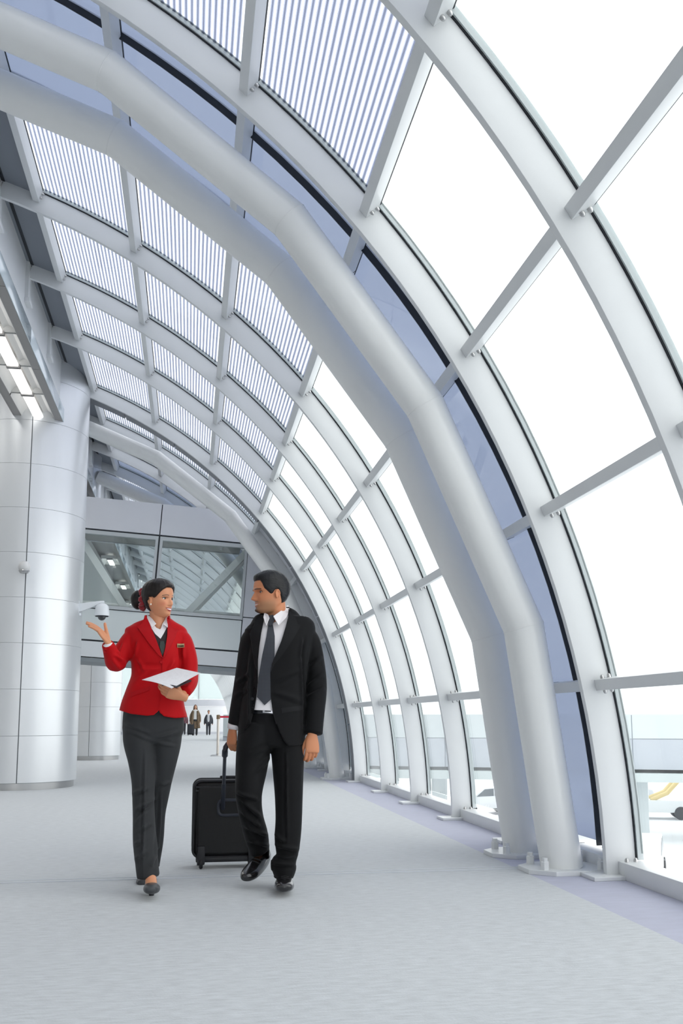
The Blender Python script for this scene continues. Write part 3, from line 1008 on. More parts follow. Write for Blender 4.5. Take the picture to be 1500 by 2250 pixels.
def poly_dist(pts, poly):
    best = np.full(len(pts), 1e9); bp = np.zeros((len(pts), 2))
    n = len(poly)
    for i in range(n):
        a = np.array(poly[i]); b = np.array(poly[(i + 1) % n]); d = b - a
        t = np.clip(((pts - a) @ d) / (d @ d + 1e-12), 0, 1)
        q = a + t[:, None] * d
        ds = np.linalg.norm(pts - q, axis=1)
        m = ds < best
        best[m] = ds[m]; bp[m] = q[m]
    return best, bp

def cut_open(me, poly, voxel, front_y=None, thick=0.005):
    """remove the part of a garment whose (x, z) falls inside poly (front side only if front_y is given), clean the edge, give the cloth thickness"""
    co = vcos(me)
    xz = co[:, [0, 2]]
    d, q = poly_dist(xz, poly)
    side = np.ones(len(co), bool) if front_y is None else co[:, 1] < front_y
    near = (d < voxel * 0.75) & side
    xz2 = xz.copy(); xz2[near] = q[near]
    co[:, 0] = xz2[:, 0]; co[:, 2] = xz2[:, 1]
    set_vcos(me, co)
    ins = in_poly(xz, poly) & side & ~near
    bm = bmesh.new(); bm.from_mesh(me)
    bm.verts.ensure_lookup_table()
    okay = ins | near
    kill = [f for f in bm.faces if all(okay[v.index] for v in f.verts)]
    bmesh.ops.delete(bm, geom=kill, context='FACES')
    bm.to_mesh(me); bm.free()
    return me

def thicken(me, t):
    """give the cloth its thickness, inwards"""
    bm = bmesh.new(); bm.from_mesh(me)
    bmesh.ops.dissolve_degenerate(bm, dist=1e-5, edges=bm.edges[:])
    loose = [v for v in bm.verts if not v.link_faces]
    bmesh.ops.delete(bm, geom=loose, context='VERTS')
    bm.normal_update()
    old = list(bm.faces)
    N = {v: v.normal.copy() for v in bm.verts}
    new = {v: bm.verts.new(v.co - N[v] * t) for v in list(N)}
    rim = [e for e in bm.edges if len(e.link_faces) == 1]
    rims = []
    for e in rim:
        l = e.link_faces[0].loops
        for lp in l:
            if lp.edge == e:
                rims.append((lp.vert, lp.link_loop_next.vert))
    for f in old:
        bm.faces.new([new[v] for v in reversed(f.verts)])
    for a_, b_ in rims:
        bm.faces.new((b_, a_, new[a_], new[b_]))
    bm.to_mesh(me); bm.free()
    return me

def bvh_of(me):
    bm = bmesh.new(); bm.from_mesh(me)
    t = BVHTree.FromBMesh(bm); bm.free()
    return t

def ribbon_mesh(center, rx, ry, z_back, z_front, h, lean, th, a0=-150, a1=150, n=40, tilt=0.0):
    """a standing collar round a neck: angle 0 is the nape"""
    V = []; F = []
    cx_, cy_ = center
    for i in range(n + 1):
        a = radians(a0 + (a1 - a0) * i / n)
        d = Vector((sin(a), cos(a), 0))
        k = (1 - cos(a)) / 2
        z = z_back + (z_front - z_back) * k + tilt * sin(a)
        base = Vector((cx_ + rx * d.x, cy_ + ry * d.y, z))
        hh = h * (1.0 - 0.25 * k)
        top = base + Vector((d.x * lean, d.y * lean, hh))
        nn = Vector((d.x, d.y, 0))
        V += [base, top, top + nn * th, base + nn * th]
    for i in range(n):
        for j in range(4):
            F.append((4 * i + j, 4 * i + (j + 1) % 4, 4 * i + 4 + (j + 1) % 4, 4 * i + 4 + j))
    F.append((0, 1, 2, 3)); F.append((4 * n + 3, 4 * n + 2, 4 * n + 1, 4 * n))
    me = bpy.data.meshes.new('ribbon')
    me.from_pydata([tuple(v) for v in V], [], F)
    bm = bmesh.new(); bm.from_mesh(me); bmesh.ops.recalc_face_normals(bm, faces=bm.faces); bm.to_mesh(me); bm.free()
    return me

def sheet_mesh(P, th):
    """a flat piece of stiff cloth given by its 3-D outline"""
    P = [Vector(p) for p in P]
    c = sum(P, Vector()) / len(P)
    nrm = Vector()
    for i in range(len(P)):
        nrm += (P[i] - c).cross(P[(i + 1) % len(P)] - c)
    nrm.normalize()
    if nrm.y > 0:
        nrm = -nrm
    V = P + [c] + [p - nrm * -th for p in P] + [c + nrm * th]
    n = len(P)
    F = []
    for i in range(n):
        j = (i + 1) % n
        F += [(i, j, n), (n + 1 + j, n + 1 + i, 2 * n + 1), (i, n + 1 + i, n + 1 + j, j)]
    me = bpy.data.meshes.new('sheet')
    me.from_pydata([tuple(v) for v in V], [], F)
    bm = bmesh.new(); bm.from_mesh(me); bmesh.ops.recalc_face_normals(bm, faces=bm.faces); bm.to_mesh(me); bm.free()
    return me

class Figure:
    """a person: collects meshes in place, then hangs them on the body"""
    def __init__(self, base):
        self.base = Vector(base)
        self.root = None
    def shift(self, me):
        me.transform(Matrix.Translation(-self.base))
        return me
    def body(self, me, material, label):
        o = mesh_obj('person', self.shift(me), material, None, smooth=180)
        o.location = self.base
        tag(o, label, 'person')
        self.root = o
        return o
    def add(self, name, me, material, parent=None, smooth=180, label=None):
        o = mesh_obj(name, self.shift(me), material, parent or self.root, smooth=smooth)
        if label:
            o['label'] = label
        return o

def patch_mesh(poly, bvh, off, thick, step=0.012, direction=(0, 1, 0), origin_y=3.0, smooth_y=0):
    """a piece of cloth cut to the outline poly (x, z), laid on the surface 'bvh' seen from the front"""
    P = [Vector(p) for p in poly]
    # densify outline
    out = []
    for i in range(len(P)):
        a, b = P[i], P[(i + 1) % len(P)]
        k = max(1, int((b - a).length / step))
        for j in range(k):
            out.append(a + (b - a) * j / k)
    V = list(out)
    E = [(i, (i + 1) % len(out)) for i in range(len(out))]
    pa = np.array([tuple(p) for p in P])
    lo, hi = pa.min(0), pa.max(0)
    gx = np.arange(lo[0] + step / 2, hi[0], step); gz = np.arange(lo[1] + step / 2, hi[1], step)
    if len(gx) and len(gz):
        G_ = np.array([(x, z) for x in gx for z in gz])
        ins = in_poly(G_, [tuple(p) for p in P])
        d, _ = poly_dist(G_, [tuple(p) for p in P])
        for g in G_[ins & (d > step * 0.45)]:
            V.append(Vector((float(g[0]), float(g[1]))))
    r = delaunay_2d_cdt(V, E, [], 1, 1e-5)
    VV, FF = r[0], r[2]
    D = Vector(direction).normalized()
    pts = []; last = None
    nrm = []
    for v in VV:
        o = Vector((v[0], origin_y, v[1]))
        h = bvh.ray_cast(o, D)
        if h[0] is None:
            h = bvh.find_nearest(Vector((v[0], origin_y + 2.5, v[1])))
            pts.append(Vector((v[0], h[0].y, v[1])))
        else:
            pts.append(h[0].copy())
        nrm.append(h[1])
    ys = np.array([p.y for p in pts])
    if smooth_y:
        nb = [set() for _ in pts]
        for f in FF:
            for i in range(len(f)):
                nb[f[i]].add(f[(i + 1) % len(f)]); nb[f[(i + 1) % len(f)]].add(f[i])
        for _ in range(smooth_y):
            ys = np.array([min(ys[i], 0.5 * ys[i] + 0.5 * np.mean([ys[j] for j in nb[i]])) if nb[i] else ys[i] for i in range(len(ys))])
    me = bpy.data.meshes.new('patch')
    n = len(pts)
    front = [(p.x, float(y) - off - thick, p.z) for p, y in zip(pts, ys)]
    back = [(p.x, float(y) - off + 0.004, p.z) for p, y in zip(pts, ys)]
    F = [tuple(f) for f in FF] + [tuple(n + i for i in reversed(f)) for f in FF]
    cnt = {}
    for f in FF:
        for i in range(len(f)):
            e = (f[i], f[(i + 1) % len(f)])
            cnt[e] = cnt.get(e, 0) + 1
    for (a, b) in list(cnt):
        if (b, a) not in cnt:
            F.append((b, a, n + a, n + b))
    me.from_pydata(front + back, [], F)
    bm = bmesh.new(); bm.from_mesh(me)
    bmesh.ops.recalc_face_normals(bm, faces=bm.faces)
    bm.to_mesh(me); bm.free()
    return me

def interp(tab, t):
    return np.interp(t, [a for a, b in tab], [b for a, b in tab])

HEAD_W = [(0, .10), (.03, .155), (.07, .195), (.12, .225), (.2, .262), (.3, .288), (.42, .312), (.55, .325), (.68, .327), (.78, .308), (.86, .265), (.93, .19), (.97, .125), (1, 0.01)]
HEAD_F = [(0, .29), (.03, .355), (.06, .378), (.09, .383), (.13, .372), (.2, .378), (.28, .372), (.4, .362), (.5, .362), (.56, .383), (.65, .39), (.75, .37), (.85, .305), (.93, .21), (.97, .135), (1, 0.01)]
HEAD_B = [(0, .02), (.06, .06), (.12, .13), (.2, .24), (.3, .345), (.42, .43), (.55, .47), (.66, .47), (.76, .435), (.86, .345), (.93, .24), (.97, .155), (1, 0.01)]

def head_point(az, t, male=False, smile=0.5):
    """unit head facing -y, chin at z=0, crown at z=1"""
    w, f, b = interp(HEAD_W, t), interp(HEAD_F, t), interp(HEAD_B, t)
    if male:
        w = w * (1.0 + 0.10 * np.exp(-((t - .12) / .12) ** 2))
        f = f + 0.02 * np.exp(-((t - .57) / .04) ** 2) + 0.018 * np.exp(-((t - .075) / .05) ** 2)
    else:
        w = w * (1.0 - 0.13 * np.exp(-((t - .12) / .13) ** 2))
        f = f - 0.012 * np.exp(-((t - .05) / .05) ** 2)
    s, c = np.sin(az), np.cos(az)
    n = 2.0 + 0.35 * np.exp(-((t - .4) / .25) ** 2)
    x = w * np.sign(s) * np.abs(s) ** (2 / n)
    y = np.where(c > 0, -f * np.abs(c) ** (2 / n), b * np.abs(c) ** (2 / 2.0))
    fr = np.clip(c, 0, 1)                      # features live on the front only
    ax = np.abs(x)
    g = lambda v, m, sd: np.exp(-((v - m) / sd) ** 2)
    add = np.zeros_like(x)
    tip = 0.128 if male else 0.105
    nose = np.interp(t, [.285, .31, .335, .36, .46, .525, .56], [0, .55, .97, 1.0, .5, .12, 0]) * tip
    nw = np.interp(t, [.28, .34, .45, .55], [.062, .058, .040, .045])
    add += nose * np.exp(-(x / nw) ** 2)
    add += (0.034 if male else 0.026) * g(ax, .068, .028) * g(t, .325, .024)          # wings of the nose
    add -= (0.050 if male else 0.040) * g(ax, .150, .070) * g(t, .497, .036)          # eye sockets
    add += (0.022 if male else 0.010) * g(ax, .13, .10) * g(t, .560, .022)            # brow
    add += 0.024 * g(ax, .185, .07) * g(t, .375, .06)                                 # cheeks
    tm = .212 + smile * 1.1 * x * x                                                    # mouth line, corners up
    mw = .125
    mask = np.clip(1 - (ax / (mw * 1.15)) ** 4, 0, 1)
    add += 0.020 * np.exp(-((t - (tm + .026)) / .017) ** 2) * mask
    add += 0.024 * np.exp(-((t - (tm - .030)) / .018) ** 2) * mask
    add -= 0.022 * np.exp(-((t - tm) / .012) ** 2) * mask
    add -= 0.012 * g(ax, .145, .025) * g(t, .225, .05)                                # smile folds
    add += 0.016 * g(ax, 0, .09) * g(t, .075, .04)
    return x, y - add * fr ** 0.5, t

def add_head(bm, M, male=False, smile=0.5, NA=120, NT=100):
    """face, skull and ears as closed shells, in place"""
    a = np.linspace(-1, 1, NA, endpoint=False)
    az = np.sign(a) * (np.abs(a) ** 1.35) * pi
    ts = np.concatenate([np.linspace(0.0, 0.95, NT), [0.97, 0.985, 0.995]])
    rows = []
    for t in ts:
        x, y, z = head_point(az, np.full(NA, t), male, smile)
        rows.append([bm.verts.new(M @ Vector((float(x[i]), float(y[i]), float(t)))) for i in range(NA)])
    for r0, r1 in zip(rows[:-1], rows[1:]):
        for i in range(NA):
            bm.faces.new((r0[i], r0[(i + 1) % NA], r1[(i + 1) % NA], r1[i]))
    bm.faces.new(rows[0][::-1]); bm.faces.new(rows[-1])
    for s in (-1, 1):
        E_ = M @ Matrix.Translation((s * .318, .055, .415)) @ Matrix.Rotation(radians(s * 18), 4, 'Z') @ Matrix.Rotation(radians(-10), 4, 'X')
        e3 = E_.to_3x3()
        add_ball(bm, E_ @ Vector((0, 0, 0)), (.020, .056, .095), e3, 18)
        ring = [E_ @ Vector((s * .026, .062 * cos(q) * (1.0 if sin(q) > -.2 else .75), .098 * sin(q))) for q in [2 * pi * k / 28 for k in range(-4, 21)]]
        add_tube(bm, ring, .016 * M.to_scale()[0], 8, miter=False, ref=E_.to_3x3() @ Vector((1, 0, 0)))
        add_ball(bm, E_ @ Vector((s * .01, -.012, -.085)), (.018, .026, .028), e3, 12)

def hair_mesh(M, line, male=False, lift=0.05, extra=None, NA=120, NT=30, jag=0.0):
    """hair from the hairline (list of (azimuth in degrees, height)) up to the crown"""
    A = [a for a, b in line]; B = [b for a, b in line]
    V = []; F = []
    rnd = random.Random(3)
    azs = np.linspace(-pi, pi, NA, endpoint=False)
    for az in azs:
        d = abs(math.degrees(az))
        t0 = np.interp(d, A, B) + (rnd.uniform(-jag, jag) if jag else 0)
        for k in range(NT + 1):
            u = k / NT
            t = t0 + (0.999 - t0) * (1 - (1 - u) ** 1.3)
            x, y, z = head_point(np.array([az]), np.array([t]), male, 0)
            p = Vector((float(x[0]), float(y[0]), t))
            n = Vector((p.x / .11, p.y / .16, (p.z - .5) / .25)).normalized()
            l = lift * min(1.0, (u / 0.10) ** 0.6 if u > 0 else 0.0) + 0.004
            l *= 1 + 0.05 * sin(17 * az + 5 * t) + 0.04 * sin(31 * az - 9 * t)
            if extra:
                l += extra(az, t, u)
            V.append(p + n * l)
    ring = NT + 1
    for i in range(NA):
        j = (i + 1) % NA
        for k in range(NT):
            F.append((i * ring + k, j * ring + k, j * ring + k + 1, i * ring + k + 1))
    F.append([i * ring + NT for i in range(NA)])
    # inner skin so the hair is a closed shell
    o = len(V)
    for az in azs:
        t0 = np.interp(abs(math.degrees(az)), A, B)
        for k in (0, 1):
            t = t0 if k == 0 else t0 + 0.5 * (0.98 - t0)
            x, y, z = head_point(np.array([az]), np.array([t]), male, 0)
            V.append(Vector((float(x[0]) * .96, float(y[0]) * .96, t - .01)))
    for i in range(NA):
        j = (i + 1) % NA
        F.append((i * ring, o + 2 * i, o + 2 * j, j * ring))
        F.append((o + 2 * i, o + 2 * i + 1, o + 2 * j + 1, o + 2 * j))
    F.append([o + 2 * i + 1 for i in range(NA)][::-1])
    me = bpy.data.meshes.new('hair')
    me.from_pydata([tuple(M @ v) for v in V], [], [tuple(f) for f in F])
    bm = bmesh.new(); bm.from_mesh(me)
    bmesh.ops.recalc_face_normals(bm, faces=bm.faces)
    bm.to_mesh(me); bm.free()
    return me

def add_finger(bm, pts, r0, r1):
    n = len(pts)
    rad = [r0 + (r1 - r0) * i / (n - 1) for i in range(n)]
    R = catmull([tuple(p) + (rad[i], rad[i]) for i, p in enumerate(pts)], 4)
    add_sweep(bm, [tuple(r) for r in R], seg=12, n=1, side=(0.3, 0.5, 0.81))
    add_ball(bm, pts[-1], r1 * 1.0, seg=10)

def make_hand(bm, M, s=1, curl=(0.2, 0.2, 0.2, 0.2), thumb=0.3, spread=0.08, size=1.0, thumb_out=0.6):
    """right-handed when s=1. Local frame: wrist at origin, fingers along +x, palm facing +z, thumb towards +y.
    curl = bend of each joint in radians for index..little."""
    k = size
    # palm: flattened, broader at the knuckles
    rings = [(-0.03, 0, 0, .027, .021), (0.0, 0, 0, .028, .020), (0.03, 0.001, 0, .036, .017), (0.06, 0.0, -.001, .041, .0155), (0.09, -0.001, -.001, .041, .014), (0.100, -0.001, -.001, .036, .011)]
    def T(p):
        return M @ Vector((p[0] * k, p[1] * k * s, p[2] * k))
    m3 = M.to_3x3()
    sd = m3 @ Vector((0, 1, 0))
    add_sweep(bm, [tuple(T(r[:3])) + (r[3] * k, r[4] * k) for r in rings], seg=20, n=3, side=tuple(sd))
    # heel of the thumb
    add_ball(bm, T((0.030, 0.022, .006)), (0.030 * k, 0.016 * k, 0.015 * k), m3, 14)
    L = [(.045, .027, .022), (.050, .031, .023), (.046, .029, .022), (.036, .022, .019)]
    Y0 = [.031, .011, -.010, -.029]
    for i in range(4):
        a = spread * (1.5 - i) / 1.5
        p = Vector((0.092 - (0.006 if i == 3 else 0) - 0.003 * (i == 0), Y0[i], 0.0))
        pts = [Vector((0.07, Y0[i] * .93, 0.0)), p.copy()]
        ang = 0.0
        cu = curl[i] if hasattr(curl[i], '__len__') else (curl[i], curl[i] * 1.1, curl[i] * .8)
        for j in range(3):
            ang += cu[j]
            d = Vector((cos(ang) * cos(a), cos(ang) * sin(a), sin(ang)))
            p = p + d * L[i][j]
            pts.append(p.copy())
        r0 = (.0098, .0102, .0097, .0085)[i] * k
        add_finger(bm, [T(q) for q in pts], r0, r0 * .78)
    # thumb: leaves the side of the palm near its base
    b0 = Vector((0.022, 0.024, 0.008)); d0 = Vector((cos(thumb_out), sin(thumb_out), 0.25)).normalized()
    b1 = b0 + d0 * .042
    d1 = Vector((cos(thumb_out - thumb), sin(thumb_out - thumb), 0.25 + thumb * .5)).normalized()
    b2 = b1 + d1 * .034
    d2 = Vector((cos(thumb_out - 1.8 * thumb), sin(thumb_out - 1.8 * thumb), 0.25 + thumb)).normalized()
    b3 = b2 + d2 * .026
    add_finger(bm, [T(q) for q in (b0, b1, b2, b3)], .0125 * k, .0095 * k)

def basis(origin, xdir, zdir):
    x = Vector(xdir).normalized()
    z = Vector(zdir); z = (z - x * z.dot(x)).normalized()
    y = z.cross(x)
    return Matrix(((x.x, y.x, z.x, origin[0]), (x.y, y.y, z.y, origin[1]), (x.z, y.z, z.z, origin[2]), (0, 0, 0, 1)))

def colour_skin(me, Mh, base, paint):
    """per-vertex skin tint from the position in head coordinates"""
    inv = np.array(Mh.inverted())
    co = vcos(me)
    h = co @ inv[:3, :3].T + inv[:3, 3]
    col = np.tile(np.array(base[:3]), (len(co), 1))
    col = paint(h, col, co)
    at = me.color_attributes.new('tint', 'FLOAT_COLOR', 'POINT')
    at.data.foreach_set('color', np.ascontiguousarray(np.c_[np.clip(col, 0, 1), np.ones(len(co))], np.float32).ravel())

def skin_mat(name):
    m = mat(name, (200, 140, 110), 0.42, spec=0.4)
    nt = m.node_tree
    b = nt.nodes['Principled BSDF']
    at = nt.nodes.new('ShaderNodeVertexColor'); at.layer_name = 'tint'
    nt.links.new(at.outputs['Color'], b.inputs['Base Color'])
    b.inputs['Subsurface Weight'].default_value = 0.12
    b.inputs['Subsurface Radius'].default_value = (0.012, 0.005, 0.003)
    b.inputs['Subsurface Scale'].default_value = 0.6
    return m

def head_matrix(chin_center, H, yaw, pitch=0.0, roll=0.0):
    """chin_center: where the head's own vertical axis meets chin level"""
    return Matrix.Translation(chin_center) @ Matrix.Rotation(yaw, 4, 'Z') @ Matrix.Rotation(roll, 4, 'Y') @ Matrix.Rotation(pitch, 4, 'X') @ Matrix.Scale(H, 4)

def eyes(fig, Mh, parent, H, gaze=0.0, r=.060, iris=(60, 40, 28), male=False):
    white = mat('eye_white', (235, 232, 228), 0.2, coat=0.6)
    irm = mat('dark_iris', iris, 0.15, coat=0.8)
    lash = mat('eyelash', (32, 24, 22), 0.6)
    for s in (-1, 1):
        x = s * .150
        _, y, _ = head_point(np.array([math.asin(.150 / .32)]), np.array([.497]), male, 0)
        c = Vector((x, float(y[0]) + r * .62, .497))
        bm = bmesh.new(); add_ball(bm, (0, 0, 0), r, seg=20)
        me = bpy.data.meshes.new('eye'); bm.to_mesh(me); bm.free()
        me.transform(Mh @ Matrix.Translation(c) @ Matrix.Scale(0.72, 4, (0, 0, 1)))
        e = fig.add('eye', me, white, parent)
        bm = bmesh.new(); add_ball(bm, (0, 0, 0), (.036, .014, .036), seg=16)
        me = bpy.data.meshes.new('iris'); bm.to_mesh(me); bm.free()
        gx = sin(gaze); 
        me.transform(Mh @ Matrix.Translation(c + Vector((gx * r, -r * cos(gaze) * .93, 0.0))))
        fig.add('iris', me, irm, e)
        # upper lid with lashes: a dark curved ribbon over the eye
        bm = bmesh.new()
        pts = []
        for q in range(9):
            u = -1 + 2 * q / 8
            xx = x + u * .072
            zz = .497 + .036 * (1 - u * u) - .004 + (.006 * u * s)
            yy = c.y - r * sqrt(max(0.02, 1 - (u * .9) ** 2)) * .93 - .004
            pts.append(Mh @ Vector((xx, yy, zz)))
        add_tube(bm, pts, [(.006 + .008 * (1 - abs(-1 + 2 * q / 8))) * H for q in range(9)], 6, miter=False)
        me = bpy.data.meshes.new('eyelid'); bm.to_mesh(me); bm.free()
        fig.add('eyelash', me, lash, e)

# ================================================================== THE WOMAN
VX = 0.0065
M_skinw = skin_mat('skin_of_woman')
M_red = mat('red_wool_jacket', (186, 3, 14), 0.66, spec=0.18, sheen=0.05, bump=(420, 0.12, 0.002))
M_redl = mat('red_wool_lapel', (178, 3, 16), 0.62, spec=0.2, sheen=0.05, bump=(420, 0.12, 0.002))
M_shirt = mat('white_shirt', (240, 236, 238), 0.7, spec=0.2)
M_vest = mat('dark_brown_waistcoat', (58, 48, 50), 0.75, spec=0.2)
M_trw = mat('charcoal_trousers', (54, 55, 57), 0.75, spec=0.18, sheen=0.05, bump=(500, 0.1, 0.0015))
M_hairw = mat('dark_brown_hair', (24, 17, 16), 0.42, spec=0.35, noise=(30, 0.45, (.35, .35, 1.5)), bump=(70, 0.55, 0.004, (.3, .3, 1)))
M_shoew = mat('charcoal_pump_leather', (66, 67, 70), 0.4, spec=0.4)
wf = Figure((-0.201, 5.661, 0))
HW = 0.222
MhW = head_matrix((-0.198, 5.6, 1.616), HW, radians(53), radians(4), radians(-3))

# ---- body: head, neck, hands and feet in one skin
bm = bmesh.new()
add_head(bm, MhW, male=False, smile=1.6)
add_sweep(bm, [(-0.202, 5.62, 1.666, .052, .055), (-0.201, 5.62, 1.599, .050, .053), (-0.199, 5.62, 1.549, .058, .058), (-0.201, 5.62, 1.493, .09, .07), (-0.2, 5.61, 1.382, .10, .075), (-0.196, 5.61, 1.217, .10, .075), (-0.209, 5.61, 1.013, .12, .085)], n=4)
# arms inside the sleeves
add_sweep(bm, [(-0.201, 5.62, 1.488, .03, .03), (-0.346, 5.61, 1.49, .03, .03), (-0.41, 5.58, 1.378, .028, .028), (-0.434, 5.54, 1.315, .027, .027), (-0.462, 5.47, 1.396, .024, .022), (-0.474, 5.44, 1.439, .0225, .019)], n=4, side=(0, 1, 0))
add_sweep(bm, [(-0.201, 5.62, 1.488, .03, .03), (-0.048, 5.61, 1.489, .03, .03), (-0.007, 5.6, 1.356, .028, .028), (0.004, 5.56, 1.244, .027, .027), (-0.024, 5.42, 1.158, .022, .022), (-0.049, 5.36, 1.141, .021, .018)], n=4, side=(0, 0, 1))
# legs
add_sweep(bm, [(-0.245, 5.61, 1.054, .06, .06), (-0.255, 5.6, 0.732, .05, .05), (-0.245, 5.57, 0.418, .04, .04), (-0.21, 5.52, 0.165, .028, .03), (-0.202, 5.5, 0.092, .026, .03)], n=4)
add_sweep(bm, [(-0.165, 5.61, 1.054, .06, .06), (-0.166, 5.66, 0.728, .05, .05), (-0.19, 5.8, 0.393, .04, .04), (-0.221, 5.98, 0.082, .028, .03), (-0.254, 6, 0.016, .026, .03)], n=4)
# feet (instep shows above the pump)
add_sweep(bm, [(-0.209, 5.51, 0.154, .030, .036), (-0.199, 5.48, 0.1, .031, .036), (-0.193, 5.43, 0.066, .033, .026), (-0.191, 5.38, 0.05, .030, .018)], n=4)
# right hand: raised, palm up, fingers away to the left
make_hand(bm, basis((-0.475, 5.44, 1.442), (-0.58, -0.05, 0.81), (0.80, -0.30, 0.56)), s=-1, curl=((-.30, -.16, -.05), (-.33, -.16, -.05), (-.36, -.15, -.05), (-.38, -.14, -.05)), thumb=0.22, spread=-.02, size=.90, thumb_out=0.34)
# left hand: fingers hooked under the papers, knuckles to the camera
make_hand(bm, basis((-0.041, 5.36, 1.128), (-0.93, -0.22, 0.30), (0.15, 0.92, 0.35)), s=1, curl=((.35, .55, .3), (.4, .6, .3), (.45, .65, .3), (.5, .7, .3)), thumb=0.1, spread=.02, size=.92, thumb_out=0.75)
wbody = fuse(bm, 0.0031, 3)

def paint_w(h, col, co):
    x, y, t = h[:, 0], h[:, 1], h[:, 2]
    front = (y < -.15) & (t > 0) & (t < .95) & (np.abs(x) < .33)
    ax = np.abs(x)
    def mixc(mask, c):
        m = mask[:, None]
        return col * (1 - m) + np.array(c)[None] * m
    sm = lambda v: 1 / (1 + np.exp(-v))
    # warm cheeks
    m = 0.5 * np.exp(-((ax - .2) / .08) ** 2 - ((t - .35) / .07) ** 2) * front
    col = mixc(m, srgb(214, 120, 92)[:3])
    tm = .212 + 1.6 * 1.1 * x * x
    upper = tm + .040 * np.clip(1 - (ax / .125) ** 2, 0, 1) ** .8
    lower = tm - .058 * np.clip(1 - (ax / .125) ** 2, 0, 1) ** .8
    lips = sm((upper - t) / .004) * sm((t - lower) / .004) * (ax < .128) * front * (y < -.25)
    col = mixc(lips, srgb(158, 28, 52)[:3])
    teeth = sm((tm + .016 * np.clip(1 - (ax / .10) ** 2, 0, 1) - t) / .003) * sm((t - (tm - .022 * np.clip(1 - (ax / .10) ** 2, 0, 1))) / .003) * (ax < .102) * front * (y < -.25)
    col = mixc(teeth, srgb(244, 240, 236)[:3])
    br = np.exp(-(((t - (.575 + .03 * np.cos((ax - .13) / .1 * 1.4) - .012)) / .012) ** 2)) * ((ax > .06) & (ax < .235)) * front
    col = mixc(np.clip(br * 1.0, 0, 1), srgb(52, 32, 26)[:3])
    lid = np.exp(-((ax - .15) / .075) ** 2 - ((t - .522) / .022) ** 2) * front * .7
    col = mixc(lid, srgb(96, 62, 54)[:3])
    return col
colour_skin(wbody, MhW, srgb(216, 150, 112), paint_w)
W = wf.body(wbody, M_skinw, 'woman in a red jacket and charcoal trousers gesturing with a raised palm')

# ---- jacket
bm = bmesh.new()
add_sweep(bm, [(-0.217, 5.61, 1.008, 0.2044, .150), (-0.216, 5.61, 1.065, 0.1918, .146), (-0.208, 5.61, 1.149, 0.1708, .136), (-0.199, 5.61, 1.245, 0.1498, .120), (-0.199, 5.61, 1.322, 0.1512, .122), (-0.203, 5.61, 1.404, 0.1596, .134), (-0.206, 5.62, 1.471, 0.1736, .122), (-0.207, 5.63, 1.514, 0.1904, .104), (-0.206, 5.632, 1.544, 0.182, .090), (-0.206, 5.634, 1.567, 0.1484, .080), (-0.206, 5.637, 1.587, 0.1036, .072), (-0.207, 5.64, 1.604, 0.0728, .064)], n=4, seg=44, sup=2.3)
add_sweep(bm, [(-0.323, 5.625, 1.495, 0.042, .052), (-0.354, 5.615, 1.477, 0.0546, .062), (-0.386, 5.6, 1.423, 0.0574, .062), (-0.42, 5.575, 1.364, 0.0574, .058), (-0.433, 5.55, 1.332, 0.0574, .056)], n=4, seg=28, side=(0.9, 0, 0.43))
add_sweep(bm, [(-0.415, 5.56, 1.344, 0.0532, .054), (-0.439, 5.535, 1.331, 0.0546, .052), (-0.455, 5.49, 1.371, 0.0476, .048), (-0.469, 5.455, 1.411, 0.0406, .043), (-0.479, 5.435, 1.433, 0.0364, .040)], n=4, seg=28, side=(0.9, 0, 0.43))
add_sweep(bm, [(-0.084, 5.625, 1.498, 0.042, .052), (-0.053, 5.615, 1.481, 0.0546, .062), (-0.027, 5.6, 1.417, 0.0532, .062), (-0.009, 5.585, 1.341, 0.0504, .058), (-0.005, 5.565, 1.277, 0.0476, .056), (-0.002, 5.54, 1.238, 0.0462, .055)], n=4, seg=28)
add_sweep(bm, [(0, 5.56, 1.271, 0.0448, .050), (-0.004, 5.51, 1.226, 0.0476, .050), (-0.016, 5.44, 1.183, 0.0448, .044), (-0.031, 5.39, 1.155, 0.0392, .038)], n=4, seg=28, side=(0.55, 0.2, 0.8))
wj = fuse(bm, VX, 3)
def wjf(co):
    d = cloth_noise(co, 6.0, .005, (1, 1, .6), 3)
    d += fold(co, (-0.411, 5.48, 1.291), (-0.451, 5.44, 1.352), .012, .006) + fold(co, (-0.389, 5.52, 1.341), (-0.441, 5.44, 1.373), .010, .005)
    d += fold(co, (-0.313, 5.49, 1.314), (-0.181, 5.47, 1.314), .012, -.004) + fold(co, (-0.32, 5.49, 1.212), (-0.233, 5.48, 1.292), .014, .004)
    d += fold(co, (-0.341, 5.5, 1.373), (-0.328, 5.5, 1.454), .010, -.007)
    d += fold(co, (-0.309, 5.5, 1.36), (-0.265, 5.5, 1.28), .010, .004) + fold(co, (-0.092, 5.5, 1.349), (-0.133, 5.5, 1.278), .010, .004) + fold(co, (-0.391, 5.5, 1.453), (-0.415, 5.5, 1.383), .010, .004)
    d += fold(co, (-0.055, 5.5, 1.349), (-0.062, 5.5, 1.452), .009, -.008)
    d += fold(co, (0.032, 5.5, 1.274), (-0.025, 5.45, 1.212), .012, .005) + fold(co, (0.028, 5.48, 1.241), (-0.019, 5.4, 1.179), .010, .004)
    return d
displace(wj, wjf)
wj_bvh = bvh_of(wj)
